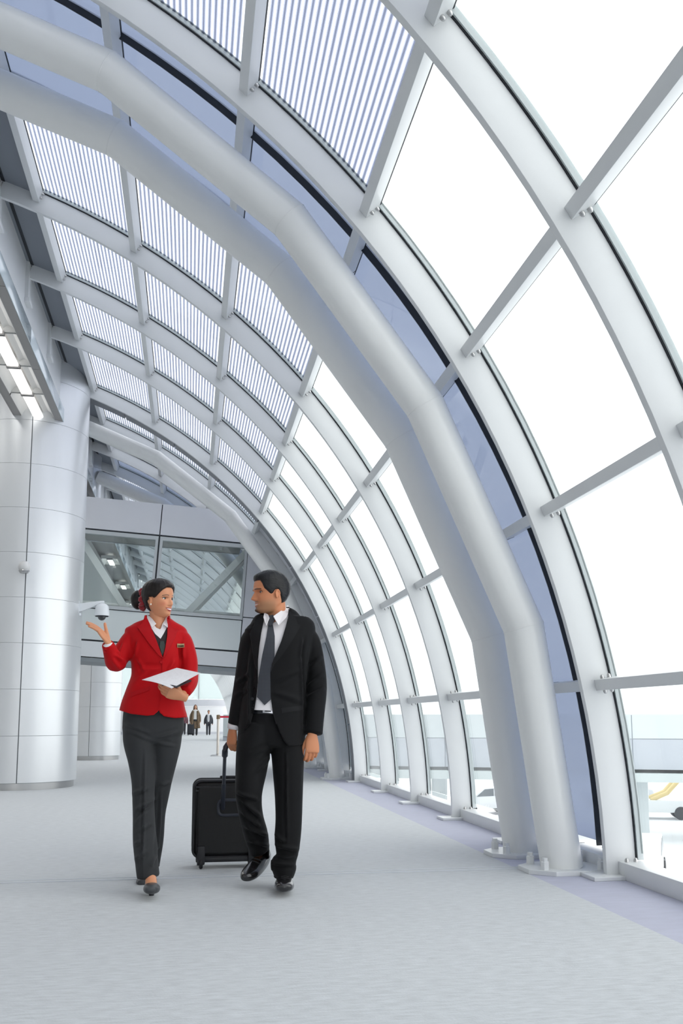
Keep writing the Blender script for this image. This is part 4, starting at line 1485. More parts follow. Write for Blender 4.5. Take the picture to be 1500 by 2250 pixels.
# cut: level hem with rounded corners at the front opening, open cuffs, neck
cut_open(wj, [(-0.463, 0.84), (-0.47, 1.059), (-0.407, 1.051), (-0.337, 1.03), (-0.244, 1.019), (-0.204, 1.024), (-0.183, 1.043), (-0.177, 1.054), (-0.17, 1.038), (-0.145, 1.016), (-0.083, 1.005), (-0.021, 1.011), (0.038, 1.016), (0.042, 0.837)], VX)
cut_open(wj, [(-0.28, 1.67), (-0.27, 1.596), (-0.239, 1.524), (-0.204, 1.447), (-0.163, 1.363), (-0.142, 1.443), (-0.133, 1.52), (-0.132, 1.604), (-0.134, 1.673)], VX, front_y=5.60)
thicken(wj, 0.006)
J = wf.add('jacket', wj, M_red)

def wpatch(name, poly, off, th, m, parent=J, **k):
    return wf.add(name, patch_mesh(poly, wj_bvh, off, th, **k), m, parent, smooth=35)
# waistcoat and shirt in the V of the jacket
wpatch('waistcoat', [(-0.248, 1.574), (-0.222, 1.502), (-0.187, 1.415), (-0.163, 1.363), (-0.15, 1.423), (-0.141, 1.504), (-0.142, 1.576), (-0.163, 1.514), (-0.184, 1.486), (-0.217, 1.514)], -.010, .004, M_vest, W)
sh = wpatch('shirt', [(-0.262, 1.596), (-0.236, 1.541), (-0.211, 1.503), (-0.178, 1.473), (-0.16, 1.509), (-0.142, 1.553), (-0.143, 1.592), (-0.166, 1.553), (-0.185, 1.533), (-0.207, 1.544), (-0.235, 1.58)], -.008, .003, M_shirt, W)
wf.add('collar', sheet_mesh([(-0.268, 5.63, 1.632), (-0.263, 5.585, 1.6), (-0.233, 5.525, 1.542), (-0.208, 5.545, 1.566), (-0.234, 5.575, 1.599)], .004), M_shirt, sh, smooth=30)
wf.add('collar', sheet_mesh([(-0.147, 5.62, 1.628), (-0.14, 5.565, 1.589), (-0.139, 5.525, 1.543), (-0.162, 5.545, 1.561), (-0.18, 5.54, 1.53), (-0.171, 5.56, 1.563), (-0.156, 5.585, 1.596)], .004), M_shirt, sh, smooth=30)
wf.add('collar_band', ribbon_mesh((-0.203, 1.63)[:1] + (5.635,), .062, .066, (-0.203, 1.622)[1], (-0.201, 1.547)[1], .026, -.002, .004, -150, 150), M_shirt, sh, smooth=40)
wpatch('cravat', [(-0.18, 1.459), (-0.159, 1.459), (-0.15, 1.432), (-0.159, 1.382), (-0.167, 1.371), (-0.182, 1.426)], -.004, .004, mat('green_brooch', (36, 46, 40), 0.4), W)
# lapels
wpatch('lapel', [(-0.271, 1.621), (-0.254, 1.585), (-0.234, 1.538), (-0.202, 1.464), (-0.179, 1.404), (-0.161, 1.357), (-0.183, 1.371), (-0.22, 1.414), (-0.264, 1.471), (-0.317, 1.545), (-0.294, 1.565), (-0.284, 1.59)], .005, .006, M_redl, smooth_y=3)
wpatch('lapel', [(-0.147, 1.612), (-0.14, 1.548), (-0.14, 1.487), (-0.149, 1.415), (-0.161, 1.357), (-0.143, 1.377), (-0.117, 1.432), (-0.092, 1.493), (-0.079, 1.538), (-0.114, 1.546), (-0.126, 1.587)], .005, .006, M_redl, smooth_y=3)
wf.add('jacket_collar', ribbon_mesh((-0.206, 1.63)[:1] + (5.645,), .076, .072, (-0.203, 1.6)[1], (-0.202, 1.586)[1], .040, -.006, .007, -112, 112), M_redl, J, smooth=40)
# front closing edge, button, pocket flap, dart seams, cuff buttons
wpatch('front_edge', [(-0.165, 1.357), (-0.156, 1.357), (-0.158, 1.217), (-0.161, 1.108), (-0.173, 1.051), (-0.181, 1.051), (-0.169, 1.119), (-0.166, 1.217)], .001, .0025, M_red)
wpatch('pocket_flap', [(-0.345, 1.129), (-0.235, 1.168), (-0.23, 1.192), (-0.341, 1.156)], .001, .004, M_redl)
def disc(name, fig, p, r, th, m, parent, nrm=(0, -1, 0)):
    bm = bmesh.new()
    add_lathe(bm, [(0, 0), (r, 0), (r, th * .6), (r * .8, th), (r * .45, th * .75), (0, th * .75)], 18)
    me = bpy.data.meshes.new(name); bm.to_mesh(me); bm.free()
    q = Vector((0, 0, 1)).rotation_difference(Vector(nrm))
    me.transform(Matrix.Translation(p) @ q.to_matrix().to_4x4())
    return fig.add(name, me, m, parent, smooth=35)
def on_front(bvh, x, z, off=0.0):
    h = bvh.ray_cast(Vector((x, 3.0, z)), Vector((0, 1, 0)))
    return Vector((x, h[0].y - off, z)), h[1]
p, n_ = on_front(wj_bvh, -0.169, 1.335); disc('button', wf, p, .011, .007, M_redl, J)
p, n_ = on_front(wj_bvh, -0.489, 1.386); disc('button', wf, p, .007, .006, M_redl, J)
p, n_ = on_front(wj_bvh, -0.484, 1.403); disc('button', wf, p, .007, .006, M_redl, J)
bd = wpatch('name_badge', [(-0.081, 1.448), (-0.039, 1.45), (-0.038, 1.427), (-0.08, 1.424)], .003, .004, mat('gold_badge', (214, 190, 150), 0.3, metal=0.6))
wpatch('badge_text', [(-0.075, 1.438), (-0.043, 1.439), (-0.042, 1.431), (-0.075, 1.429)], .0085, .0015, mat('badge_print', (70, 56, 44), 0.5), bd)
# shirt cuff at the raised wrist
bm = bmesh.new()
add_sweep(bm, [(-0.471, 5.445, 1.418, .031, .033), (-0.477, 5.438, 1.435, .029, .031)], n=2, seg=20, side=(0.9, 0, 0.43))
me = bpy.data.meshes.new('c'); bm.to_mesh(me); bm.free()
wf.add('shirt_cuff', me, M_shirt, W)

# ---- trousers
bm = bmesh.new()
add_sweep(bm, [(-0.215, 5.61, 1.136, 0.1568, .112), (-0.213, 5.61, 1.054, 0.1736, .125), (-0.211, 5.61, 0.973, 0.1792, .128), (-0.212, 5.61, 0.914, 0.1736, .122), (-0.211, 5.61, 0.865, 0.14, .10)], n=4, seg=40, sup=2.2)
add_sweep(bm, [(-0.283, 5.605, 0.986, 0.1008, .115), (-0.29, 5.59, 0.879, 0.0938, .110), (-0.273, 5.58, 0.76, 0.0798, .098), (-0.26, 5.565, 0.649, 0.0714, .085), (-0.256, 5.56, 0.55, 0.0672, .078), (-0.251, 5.55, 0.446, 0.0644, .072), (-0.24, 5.535, 0.3, 0.0672, .072), (-0.226, 5.52, 0.191, 0.0644, .072), (-0.213, 5.515, 0.1, 0.0644, .072)], n=5, seg=32)
add_sweep(bm, [(-0.139, 5.615, 0.986, 0.1008, .115), (-0.137, 5.63, 0.864, 0.0896, .110), (-0.151, 5.65, 0.756, 0.0826, .098), (-0.168, 5.69, 0.632, 0.0728, .086), (-0.183, 5.74, 0.534, 0.07, .080), (-0.198, 5.8, 0.42, 0.0672, .074), (-0.205, 5.88, 0.255, 0.0672, .074), (-0.221, 5.94, 0.129, 0.0644, .074), (-0.232, 5.97, 0.064, 0.0644, .074)], n=5, seg=32)
wt = fuse(bm, VX, 4)
def wtf(co):
    d = cloth_noise(co, 6, .005, (1.2, 1, .4), 11)
    d += fold(co, (-0.367, 5.48, 0.974), (-0.222, 5.46, 0.916), .009, .004) + fold(co, (-0.353, 5.48, 0.937), (-0.211, 5.46, 0.874), .009, .004) + fold(co, (-0.061, 5.5, 0.931), (-0.183, 5.47, 0.889), .009, .004) + fold(co, (-0.078, 5.5, 0.841), (-0.183, 5.5, 0.862), .009, .004)
    d += fold(co, (-0.312, 5.48, 0.57), (-0.235, 5.47, 0.608), .012, .008) + fold(co, (-0.289, 5.48, 0.48), (-0.192, 5.47, 0.541), .013, .009) + fold(co, (-0.297, 5.48, 0.428), (-0.242, 5.47, 0.5), .012, -.007)
    d += fold(co, (-0.251, 5.46, 0.817), (-0.241, 5.44, 0.116), .007, .006) + fold(co, (-0.157, 5.46, 0.582), (-0.172, 5.44, 0.202), .007, .005)
    d += fold(co, (-0.284, 5.46, 0.354), (-0.208, 5.44, 0.406), .012, .005) + fold(co, (-0.285, 5.46, 0.202), (-0.224, 5.44, 0.259), .012, .006) + fold(co, (-0.157, 5.46, 0.608), (-0.106, 5.44, 0.63), .010, .006)
    d += fold(co, (-0.293, 5.47, 0.282), (-0.252, 5.45, 0.314), .010, .006) + fold(co, (-0.202, 5.45, 0.163), (-0.178, 5.45, 0.226), .012, .006)
    return d
displace(wt, wtf)
co = vcos(wt)
cut_open(wt, [(-0.331, -0.075), (-0.294, 0.078), (-0.268, 0.071), (-0.247, 0.066), (-0.221, 0.081), (-0.191, 0.098), (-0.167, 0.106), (-0.149, 0.108), (-0.102, 0.114), (-0.097, -0.082)], VX, front_y=5.75)
cut_open(wt, [(-0.331, -0.075), (-0.336, 0.095), (-0.075, 0.088), (-0.071, -0.083)], VX)
thicken(wt, 0.005)
wf.add('trousers', wt, M_trw)

# ---- pumps
def pump(pts, name, fig, m):
    bm = bmesh.new()
    add_sweep(bm, pts, n=6, seg=28, sup=2.3)
    me = fuse(bm, 0.004, 3)
    return fig.add(name, me, m)
shoe = pump([(-0.206, 5.56, 0.046, .030, .030), (-0.197, 5.48, 0.047, .036, .034), (-0.189, 5.4, 0.054, .045, .031), (-0.187, 5.34, 0.062, .046, .028), (-0.188, 5.29, 0.068, .036, .023), (-0.187, 5.265, 0.068, .020, .015)], 'shoe', wf, M_shoew)
# hollow of the pump: topline opening shows the instep (the foot skin stands above it)
bm = bmesh.new(); add_sweep(bm, [(-0.195, 5.5, 0.021, .018, .02), (-0.191, 5.47, 0.006, .014, .016)], n=3, seg=14)
me = bpy.data.meshes.new('h'); bm.to_mesh(me); bm.free(); wf.add('heel', me, M_shoew, shoe)
pump([(-0.252, 6.06, 0.051, .032, .04), (-0.255, 6.02, 0.029, .034, .04), (-0.257, 5.95, 0.013, .040, .030), (-0.259, 5.88, 0.009, .042, .024), (-0.259, 5.83, 0.012, .03, .018)], 'shoe', wf, M_shoew)

# ---- hair, bun, scrunchie, earring
def wh_extra(az, t, u):
    e = 0.035 * np.exp(-((t - .86) / .12) ** 2) * (1 if abs(az) > .5 else .8)
    e += 0.03 * np.exp(-((abs(az) - 2.2) / .8) ** 2) * np.exp(-((t - .6) / .25) ** 2)
    return float(e)
H_ = wf.add('hair', hair_mesh(MhW, [(0, .80), (20, .795), (38, .745), (52, .67), (62, .60), (72, .53), (80, .50), (88, .535), (97, .525), (106, .40), (120, .22), (150, .10), (180, .08)], False, .045, wh_extra), M_hairw)
eyes(wf, MhW, W, HW, gaze=0.2, r=.066)
bm = bmesh.new()
cb = Vector((-0.327, 5.69, 1.728))
add_ball(bm, cb, (.045, .055, .060), seg=28)
for k in range(7):
    a = k * 0.9
    ring = [cb + Vector((.044 * cos(q) * .55 - .006, .05 * sin(q + a) * .9, .055 * cos(q + a) * .92)) for q in [2 * pi * i / 14 for i in range(15)]]
add_sweep(bm, [tuple(cb + Vector((.03, 0.01, 0))) + (.03, .03), tuple(cb + Vector((.06, 0.0, .004))) + (.035, .03), tuple(cb + Vector((.10, -.01, .01))) + (.04, .04)], n=3, seg=16, side=(0, 0, 1))
bun = fuse(bm, .004, 3)
displace(bun, lambda co: cloth_noise(co, 28, .004, (1, 1, .4), 5))
wf.add('hair_bun', bun, M_hairw, H_)
bm = bmesh.new()
c2 = Vector((-0.299, 5.655, 1.724))
pts = []
for i in range(61):
    q = 2 * pi * i / 60
    rr = .042 + .007 * sin(9 * q)
    pts.append(c2 + Vector((.010 * sin(9 * q + 1), -.02 + rr * 1.0 * cos(q) * .85, rr * 1.25 * sin(q))))
add_tube(bm, pts, [.012 + .004 * sin(13 * i) for i in range(61)], 10, miter=False, ref=Vector((1, 0, 0)))
me = bpy.data.meshes.new('s'); bmesh.ops.recalc_face_normals(bm, faces=bm.faces); bm.to_mesh(me); bm.free()
wf.add('scrunchie', me, mat('dark_red_velvet', (140, 10, 26), 0.7, sheen=0.4), H_, label='ruffled dark red scrunchie around the bun')
bm = bmesh.new(); add_ball(bm, MhW @ Vector((-.325, .02, .325)), .0065, seg=14)
me = bpy.data.meshes.new('e'); bm.to_mesh(me); bm.free()
wf.add('pearl_earring', me, mat('pearl', (240, 228, 214), 0.2, coat=0.5), W)

# ---- what she holds
def slab(name, P4, th, m, label, cat, parent=None):
    P4 = [Vector(p) for p in P4]
    n_ = (P4[1] - P4[0]).cross(P4[3] - P4[0]).normalized()
    if n_.z < 0:
        n_ = -n_
    c = sum(P4, Vector()) / 4
    N = 10
    V = []; F = []
    for s in (0, 1):
        for i in range(N + 1):
            for j in range(N + 1):
                u, v = i / N, j / N
                p = P4[0] * (1 - u) * (1 - v) + P4[1] * u * (1 - v) + P4[2] * u * v + P4[3] * (1 - u) * v
                bend = 0.008 * sin(pi * u) * (1 - v)
                V.append(p - c + n_ * (th * s + bend))
    q = (N + 1) ** 2
    for i in range(N):
        for j in range(N):
            a = i * (N + 1) + j
            F.append((a, a + 1, a + N + 2, a + N + 1)); F.append((q + a, q + a + N + 1, q + a + N + 2, q + a + 1))
    for i in range(N):
        for (a, b) in ((i, i + 1), (N * (N + 1) + i, N * (N + 1) + i + 1), (i * (N + 1), (i + 1) * (N + 1)), (i * (N + 1) + N, (i + 1) * (N + 1) + N)):
            F.append((a, b, q + b, q + a))
    o = pydata(name, V, F, m, parent)
    o.location = c
    tag(o, label, cat)
    return o
M_paper = mat('white_paper', (226, 224, 226), 0.7, noise=(60, 0.04, (1, 1, 1)))
slab('document', [(-0.266, 5.23, 1.217), (-0.101, 5.19, 1.169), (0.058, 5.37, 1.265), (-0.079, 5.42, 1.296)], .002, M_paper, 'white printed sheets held out level in her left hand', 'document')
slab('leather_folder', [(-0.155, 5.235, 1.185), (-0.078, 5.2, 1.172), (0.007, 5.36, 1.217), (-0.067, 5.4, 1.237)], .006, mat('black_leather', (44, 44, 48), 0.5), 'small dark folder under the white sheets', 'folder')

# ================================================================== THE MAN
M_skinm = skin_mat('skin_of_man')
M_suit = mat('black_suit_wool', (15, 15, 17), 0.75, spec=0.2, sheen=0.04, bump=(500, 0.1, 0.0015))
M_suit2 = mat('black_suit_lapel', (17, 17, 20), 0.68, spec=0.24, sheen=0.04, bump=(500, 0.1, 0.0015))
M_trm = mat('black_suit_trousers', (14, 14, 16), 0.75, spec=0.2, sheen=0.04, bump=(500, 0.1, 0.0015))
M_hairm = mat('black_hair', (19, 18, 20), 0.45, spec=0.4, noise=(40, 0.5, (.6, .6, 1.2)), bump=(110, 0.7, 0.005, (.5, .5, 1)))
M_shoem = mat('polished_black_leather', (30, 29, 31), 0.22, spec=0.6, coat=0.4)
M_belt = mat('black_belt', (24, 26, 34), 0.4)
mf = Figure((0.581, 5.606, 0))
HM = 0.262
MhM = head_matrix((0.492, 5.62, 1.654), HM, radians(-76), radians(5), radians(0))
bm = bmesh.new()
add_head(bm, MhM, male=True, smile=1.2)
add_sweep(bm, [(0.511, 5.64, 1.728, .066, .070), (0.521, 5.65, 1.655, .064, .068), (0.525, 5.66, 1.599, .068, .070), (0.534, 5.66, 1.531, .11, .085), (0.541, 5.66, 1.394, .13, .09), (0.521, 5.66, 1.168, .12, .09), (0.5, 5.66, 1, .12, .09)], n=4)
add_sweep(bm, [(0.534, 5.66, 1.522, .04, .04), (0.37, 5.66, 1.528, .04, .04), (0.339, 5.68, 1.365, .034, .034), (0.314, 5.7, 1.21, .032, .032), (0.288, 5.7, 1.056, .028, .028), (0.268, 5.7, 0.95, .027, .024)], n=4)
add_sweep(bm, [(0.54, 5.66, 1.522, .04, .04), (0.724, 5.66, 1.51, .04, .04), (0.765, 5.66, 1.339, .034, .034), (0.775, 5.65, 1.183, .032, .032), (0.758, 5.6, 1.028, .028, .028), (0.743, 5.57, 0.912, .027, .024)], n=4)
add_sweep(bm, [(0.426, 5.66, 1.028, .07, .07), (0.387, 5.6, 0.727, .06, .06), (0.364, 5.55, 0.569, .05, .05), (0.408, 5.68, 0.341, .04, .042), (0.447, 5.8, 0.147, .034, .036)], n=4)
add_sweep(bm, [(0.573, 5.66, 1.028, .07, .07), (0.593, 5.62, 0.724, .06, .06), (0.597, 5.58, 0.456, .05, .05), (0.582, 5.55, 0.194, .036, .038), (0.576, 5.54, 0.077, .034, .038)], n=4)
# right hand closed round the grip of the case: knuckles out, thumb forward along the side
make_hand(bm, basis((0.265, 5.7, 0.944), (-0.05, -0.10, -1.0), (0.75, 0.66, 0.0)), s=1, curl=((.70, 1.15, .7), (.78, 1.2, .7), (.82, 1.2, .7), (.85, 1.2, .7)), thumb=0.30, spread=.02, size=1.02, thumb_out=0.50)
# left hand: hanging, loosely closed, back of the hand to the camera
make_hand(bm, basis((0.743, 5.57, 0.906), (-0.03, -0.12, -1.0), (-0.22, 0.97, -0.1)), s=1, curl=((.45, .85, .5), (.5, .95, .55), (.55, 1.0, .55), (.6, 1.0, .55)), thumb=0.28, spread=.03, size=1.10, thumb_out=0.42)
mbody = fuse(bm, 0.0032, 3)
def paint_m(h, col, co):
    x, y, t = h[:, 0], h[:, 1], h[:, 2]
    ax = np.abs(x)
    head = (t > -.15) & (t < 1.0) & (ax < .36) & (y > -.6) & (y < .5)
    front = head & (y < -.12)
    sm = lambda v: 1 / (1 + np.exp(-v))
    def mixc(mask, c):
        m = mask[:, None]
        return col * (1 - m) + np.array(c)[None] * m
    # shaved beard: cheeks, jaw, upper lip
    st = sm((.27 - t) / .03) * sm((t + .06) / .02) * head * sm((.02 - y) / .04) * .72
    st = np.maximum(st, .6 * np.exp(-((t - .275) / .02) ** 2) * (ax < .13) * front)
    col = mixc(st, srgb(150, 118, 88)[:3])
    # goatee on the chin
    go = 1.2 * np.exp(-(ax / .10) ** 2 - ((t - .06) / .06) ** 2) * front + .8 * np.exp(-(ax / .035) ** 2 - ((t - .13) / .025) ** 2) * front + .6 * np.exp(-((ax - .06) / .06) ** 2 - ((t - .278) / .014) ** 2) * front
    col = mixc(np.clip(go, 0, 1) * .92, srgb(40, 30, 28)[:3])
    tm = .212 + 1.2 * 1.1 * x * x
    up = tm + .030 * np.clip(1 - (ax / .12) ** 2, 0, 1) ** .8; lo = tm - .048 * np.clip(1 - (ax / .12) ** 2, 0, 1) ** .8
    lips = sm((up - t) / .004) * sm((t - lo) / .004) * (ax < .122) * front
    col = mixc(lips * .85, srgb(176, 92, 78)[:3])
    te = sm((tm + .014 * np.clip(1 - (ax / .10) ** 2, 0, 1) - t) / .003) * sm((t - (tm - .012 * np.clip(1 - (ax / .10) ** 2, 0, 1))) / .003) * (ax < .10) * front
    col = mixc(te, srgb(232, 224, 216)[:3])
    br = np.exp(-(((t - (.572 - .16 * np.clip(ax - .15, 0, 1) + .0)) / .017) ** 2)) * ((ax > .035) & (ax < .235)) * front
    col = mixc(np.clip(br, 0, 1), srgb(34, 26, 24)[:3])
    lid = np.exp(-((ax - .15) / .07) ** 2 - ((t - .52) / .018) ** 2) * front * .35
    col = mixc(lid, srgb(110, 66, 50)[:3])
    return col
colour_skin(mbody, MhM, srgb(208, 138, 98), paint_m)
MN = mf.body(mbody, M_skinm, 'man in a black suit and tie pulling a suitcase, head turned to the woman')

# ---- jacket
bm = bmesh.new()
add_sweep(bm, [(0.497, 5.64, 0.806, 0.21, .150), (0.502, 5.65, 0.917, 0.2072, .150), (0.51, 5.66, 1.056, 0.2016, .146), (0.52, 5.66, 1.196, 0.1904, .142), (0.533, 5.66, 1.323, 0.1904, .148), (0.544, 5.66, 1.437, 0.1988, .150), (0.549, 5.665, 1.508, 0.2156, .138), (0.549, 5.668, 1.56, 0.2212, .120), (0.546, 5.67, 1.592, 0.2044, .106), (0.543, 5.675, 1.618, 0.168, .098), (0.544, 5.68, 1.648, 0.126, .09), (0.541, 5.685, 1.674, 0.084, .08)], n=4, seg=48, sup=2.35)
# right sleeve (picture left) and left sleeve (picture right)
add_sweep(bm, [(0.401, 5.665, 1.523, 0.0448, .060), (0.37, 5.665, 1.497, 0.0602, .070), (0.351, 5.68, 1.416, 0.0602, .069), (0.338, 5.69, 1.309, 0.0602, .068), (0.32, 5.7, 1.182, 0.0574, .062), (0.297, 5.7, 1.056, 0.0518, .056), (0.279, 5.7, 0.966, 0.0448, .050)], n=4, seg=28)
add_sweep(bm, [(0.692, 5.665, 1.528, 0.0448, .060), (0.73, 5.665, 1.502, 0.0602, .070), (0.76, 5.67, 1.42, 0.0616, .071), (0.777, 5.665, 1.297, 0.063, .070), (0.781, 5.65, 1.183, 0.0616, .066), (0.765, 5.61, 1.042, 0.0588, .060), (0.75, 5.58, 0.912, 0.0574, .056)], n=4, seg=28)
mj = fuse(bm, VX, 3)
def mjf(co):
    d = cloth_noise(co, 6, .005, (1, 1, .55), 21)
    d += fold(co, (0.681, 5.5, 1.385), (0.695, 5.5, 0.946), .009, -.010)
    d += fold(co, (0.377, 5.5, 1.381), (0.369, 5.55, 0.973), .009, -.010)
    d += fold(co, (0.819, 5.6, 1.28), (0.717, 5.6, 1.195), .012, .006) + fold(co, (0.825, 5.6, 1.196), (0.711, 5.55, 1.127), .012, .006) + fold(co, (0.808, 5.6, 1.393), (0.728, 5.6, 1.307), .013, .005)
    d += fold(co, (0.283, 5.65, 1.222), (0.36, 5.63, 1.278), .012, .006) + fold(co, (0.274, 5.65, 1.139), (0.352, 5.63, 1.194), .012, .005)
    d += fold(co, (0.472, 5.5, 1.218), (0.662, 5.52, 1.302), .016, .004) + fold(co, (0.489, 5.5, 1.163), (0.677, 5.52, 1.109), .018, .004)
    d += fold(co, (0.693, 5.55, 1.5), (0.673, 5.52, 1.358), .010, -.006)
    return d
displace(mj, mjf)
mj_bvh = bvh_of(mj)
# hem and cutaway fronts
cut_open(mj, [(0.18, 0.675), (0.177, 0.858), (0.291, 0.885), (0.321, 0.912), (0.356, 0.978), (0.374, 1.049), (0.387, 1.138), (0.395, 1.221), (0.397, 1.282), (0.39, 1.388), (0.397, 1.5), (0.426, 1.636), (0.442, 1.693), (0.607, 1.697), (0.604, 1.64), (0.579, 1.54), (0.543, 1.44), (0.502, 1.356), (0.483, 1.311), (0.482, 1.249), (0.487, 1.138), (0.499, 1.039), (0.517, 0.972), (0.54, 0.912), (0.568, 0.862), (0.596, 0.835), (0.646, 0.832), (0.697, 0.851), (0.719, 0.856), (0.72, 0.67)], VX, front_y=5.64)
cut_open(mj, [(0.18, 0.675), (0.177, 0.853), (0.479, 0.835), (0.719, 0.845), (0.72, 0.67)], VX)
thicken(mj, 0.007)
JM = mf.add('jacket', mj, M_suit)
def mpatch(name, poly, off, th, m, parent=JM, bvh=None, **k):
    return mf.add(name, patch_mesh(poly, bvh or mj_bvh, off, th, **k), m, parent, smooth=35)
shm = mpatch('shirt', [(0.44, 1.637), (0.455, 1.603), (0.483, 1.581), (0.517, 1.598), (0.562, 1.639), (0.601, 1.657), (0.579, 1.546), (0.546, 1.446), (0.502, 1.347), (0.498, 1.222), (0.505, 1.05), (0.372, 1.055), (0.383, 1.221), (0.384, 1.388), (0.397, 1.5)], -.012, .003, M_shirt, MN)
mf.add('collar', sheet_mesh([(0.598, 5.67, 1.708), (0.603, 5.63, 1.677), (0.576, 5.55, 1.619), (0.523, 5.505, 1.563), (0.494, 5.535, 1.622), (0.546, 5.59, 1.663)], .005), M_shirt, shm, smooth=30)
mf.add('collar', sheet_mesh([(0.446, 5.6, 1.651), (0.437, 5.555, 1.615), (0.451, 5.515, 1.563), (0.471, 5.535, 1.613), (0.465, 5.56, 1.635)], .005), M_shirt, shm, smooth=30)
M_tie = mat('dark_dotted_tie', (40, 43, 52), 0.55, sheen=0.2)
_nt2 = M_tie.node_tree
_tc = _nt2.nodes.new('ShaderNodeTexCoord'); _mp = _nt2.nodes.new('ShaderNodeMapping'); _mp.inputs['Scale'].default_value = (1, 0, 1)
_vo = _nt2.nodes.new('ShaderNodeTexVoronoi'); _vo.inputs['Scale'].default_value = 120; _vo.inputs['Randomness'].default_value = 0.0
_lt = _nt2.nodes.new('ShaderNodeMath'); _lt.operation = 'LESS_THAN'; _lt.inputs[1].default_value = 0.24
_mxc = _nt2.nodes.new('ShaderNodeMixRGB'); _mxc.inputs[1].default_value = srgb(38, 41, 50); _mxc.inputs[2].default_value = srgb(82, 86, 96)
_nt2.links.new(_tc.outputs['Object'], _mp.inputs['Vector']); _nt2.links.new(_mp.outputs['Vector'], _vo.inputs['Vector'])
_nt2.links.new(_vo.outputs['Distance'], _lt.inputs[0]); _nt2.links.new(_lt.outputs[0], _mxc.inputs[0])
_nt2.links.new(_mxc.outputs[0], _nt2.nodes['Principled BSDF'].inputs['Base Color'])
ti = mpatch('tie', [(0.469, 1.592), (0.491, 1.598), (0.503, 1.502), (0.502, 1.361), (0.495, 1.222), (0.488, 1.122), (0.446, 1.083), (0.401, 1.132), (0.408, 1.249), (0.429, 1.389), (0.453, 1.501)], -.004, .006, M_tie, MN, smooth_y=3)
mpatch('tie_knot', [(0.465, 1.631), (0.496, 1.638), (0.507, 1.607), (0.491, 1.575), (0.472, 1.566), (0.463, 1.597)], .006, .010, M_tie, ti, smooth_y=3)
# lapels
mpatch('lapel', [(0.595, 1.682), (0.607, 1.657), (0.635, 1.623), (0.647, 1.584), (0.667, 1.572), (0.614, 1.481), (0.552, 1.39), (0.502, 1.328), (0.48, 1.283), (0.485, 1.328), (0.513, 1.401), (0.543, 1.474), (0.571, 1.56), (0.59, 1.628)], .004, .007, M_suit2, smooth_y=3)
mpatch('lapel', [(0.443, 1.642), (0.438, 1.597), (0.422, 1.523), (0.411, 1.444), (0.404, 1.36), (0.402, 1.277), (0.382, 1.338), (0.367, 1.444), (0.355, 1.522), (0.376, 1.562), (0.387, 1.602), (0.42, 1.636)], .004, .007, M_suit2, smooth_y=3)
mf.add('jacket_collar', ribbon_mesh((0.53, 1.644)[:1] + (5.672,), .086, .082, (0.533, 1.658)[1], (0.533, 1.621)[1], .046, -.006, .008, -118, 118, tilt=.012), M_suit2, JM, smooth=40)
mf.add('collar_band', ribbon_mesh((0.522, 1.644)[:1] + (5.662,), .074, .076, (0.521, 1.684)[1], (0.522, 1.598)[1], .036, -.004, .005, -150, 150, tilt=.014), M_shirt, shm, smooth=40)
mpatch('front_edge', [(0.404, 1.355), (0.404, 1.221), (0.396, 1.127), (0.383, 1.041), (0.362, 0.967), (0.34, 0.972), (0.363, 1.055), (0.373, 1.143), (0.38, 1.232), (0.382, 1.343)], .001, .004, M_suit)
mpatch('front_edge', [(0.485, 1.328), (0.479, 1.277), (0.482, 1.133), (0.495, 1.039), (0.514, 0.967), (0.531, 0.978), (0.513, 1.05), (0.501, 1.138), (0.497, 1.249), (0.502, 1.328)], .001, .004, M_suit)
p, n_ = on_front(mj_bvh, 0.374, 1.121); disc('button', mf, p, .010, .007, mat('dark_button', (50, 50, 54), 0.3), JM)
mpatch('pocket_flap', [(0.547, 1.066), (0.678, 1.083), (0.681, 1.055), (0.55, 1.036)], -.001, .004, M_suit2)
bm = bmesh.new()
add_sweep(bm, [(0.277, 5.7, 0.972, .042, .040), (0.272, 5.7, 0.939, .040, .038)], n=2, seg=22)
me = bpy.data.meshes.new('c'); bm.to_mesh(me); bm.free()
mf.add('shirt_cuff', me, M_shirt, MN)

# ---- trousers
bm = bmesh.new()
add_sweep(bm, [(0.51, 5.66, 1.112, 0.1736, .115), (0.511, 5.66, 1.014, 0.1792, .120), (0.506, 5.655, 0.917, 0.1904, .128), (0.5, 5.65, 0.834, 0.1848, .120)], n=4, seg=40, sup=2.2)
add_sweep(bm, [(0.415, 5.645, 0.945, 0.1064, .115), (0.392, 5.62, 0.835, 0.1036, .112), (0.375, 5.59, 0.7, 0.0952, .102), (0.358, 5.55, 0.582, 0.084, .092), (0.363, 5.57, 0.501, 0.077, .086), (0.385, 5.63, 0.401, 0.0728, .082), (0.416, 5.7, 0.298, 0.0742, .082), (0.437, 5.75, 0.217, 0.0672, .08), (0.445, 5.78, 0.153, 0.0602, .078)], n=5, seg=32)
add_sweep(bm, [(0.594, 5.645, 0.944, 0.1064, .118), (0.599, 5.63, 0.806, 0.1008, .112), (0.601, 5.61, 0.67, 0.0938, .102), (0.603, 5.59, 0.536, 0.0868, .092), (0.602, 5.57, 0.403, 0.0798, .084), (0.596, 5.56, 0.298, 0.077, .080), (0.596, 5.555, 0.224, 0.0672, .078), (0.588, 5.55, 0.172, 0.0588, .076), (0.574, 5.55, 0.144, 0.0756, .086), (0.575, 5.55, 0.11, 0.07, .088), (0.574, 5.545, 0.068, 0.0546, .088)], n=5, seg=32)
mt = fuse(bm, VX, 4)
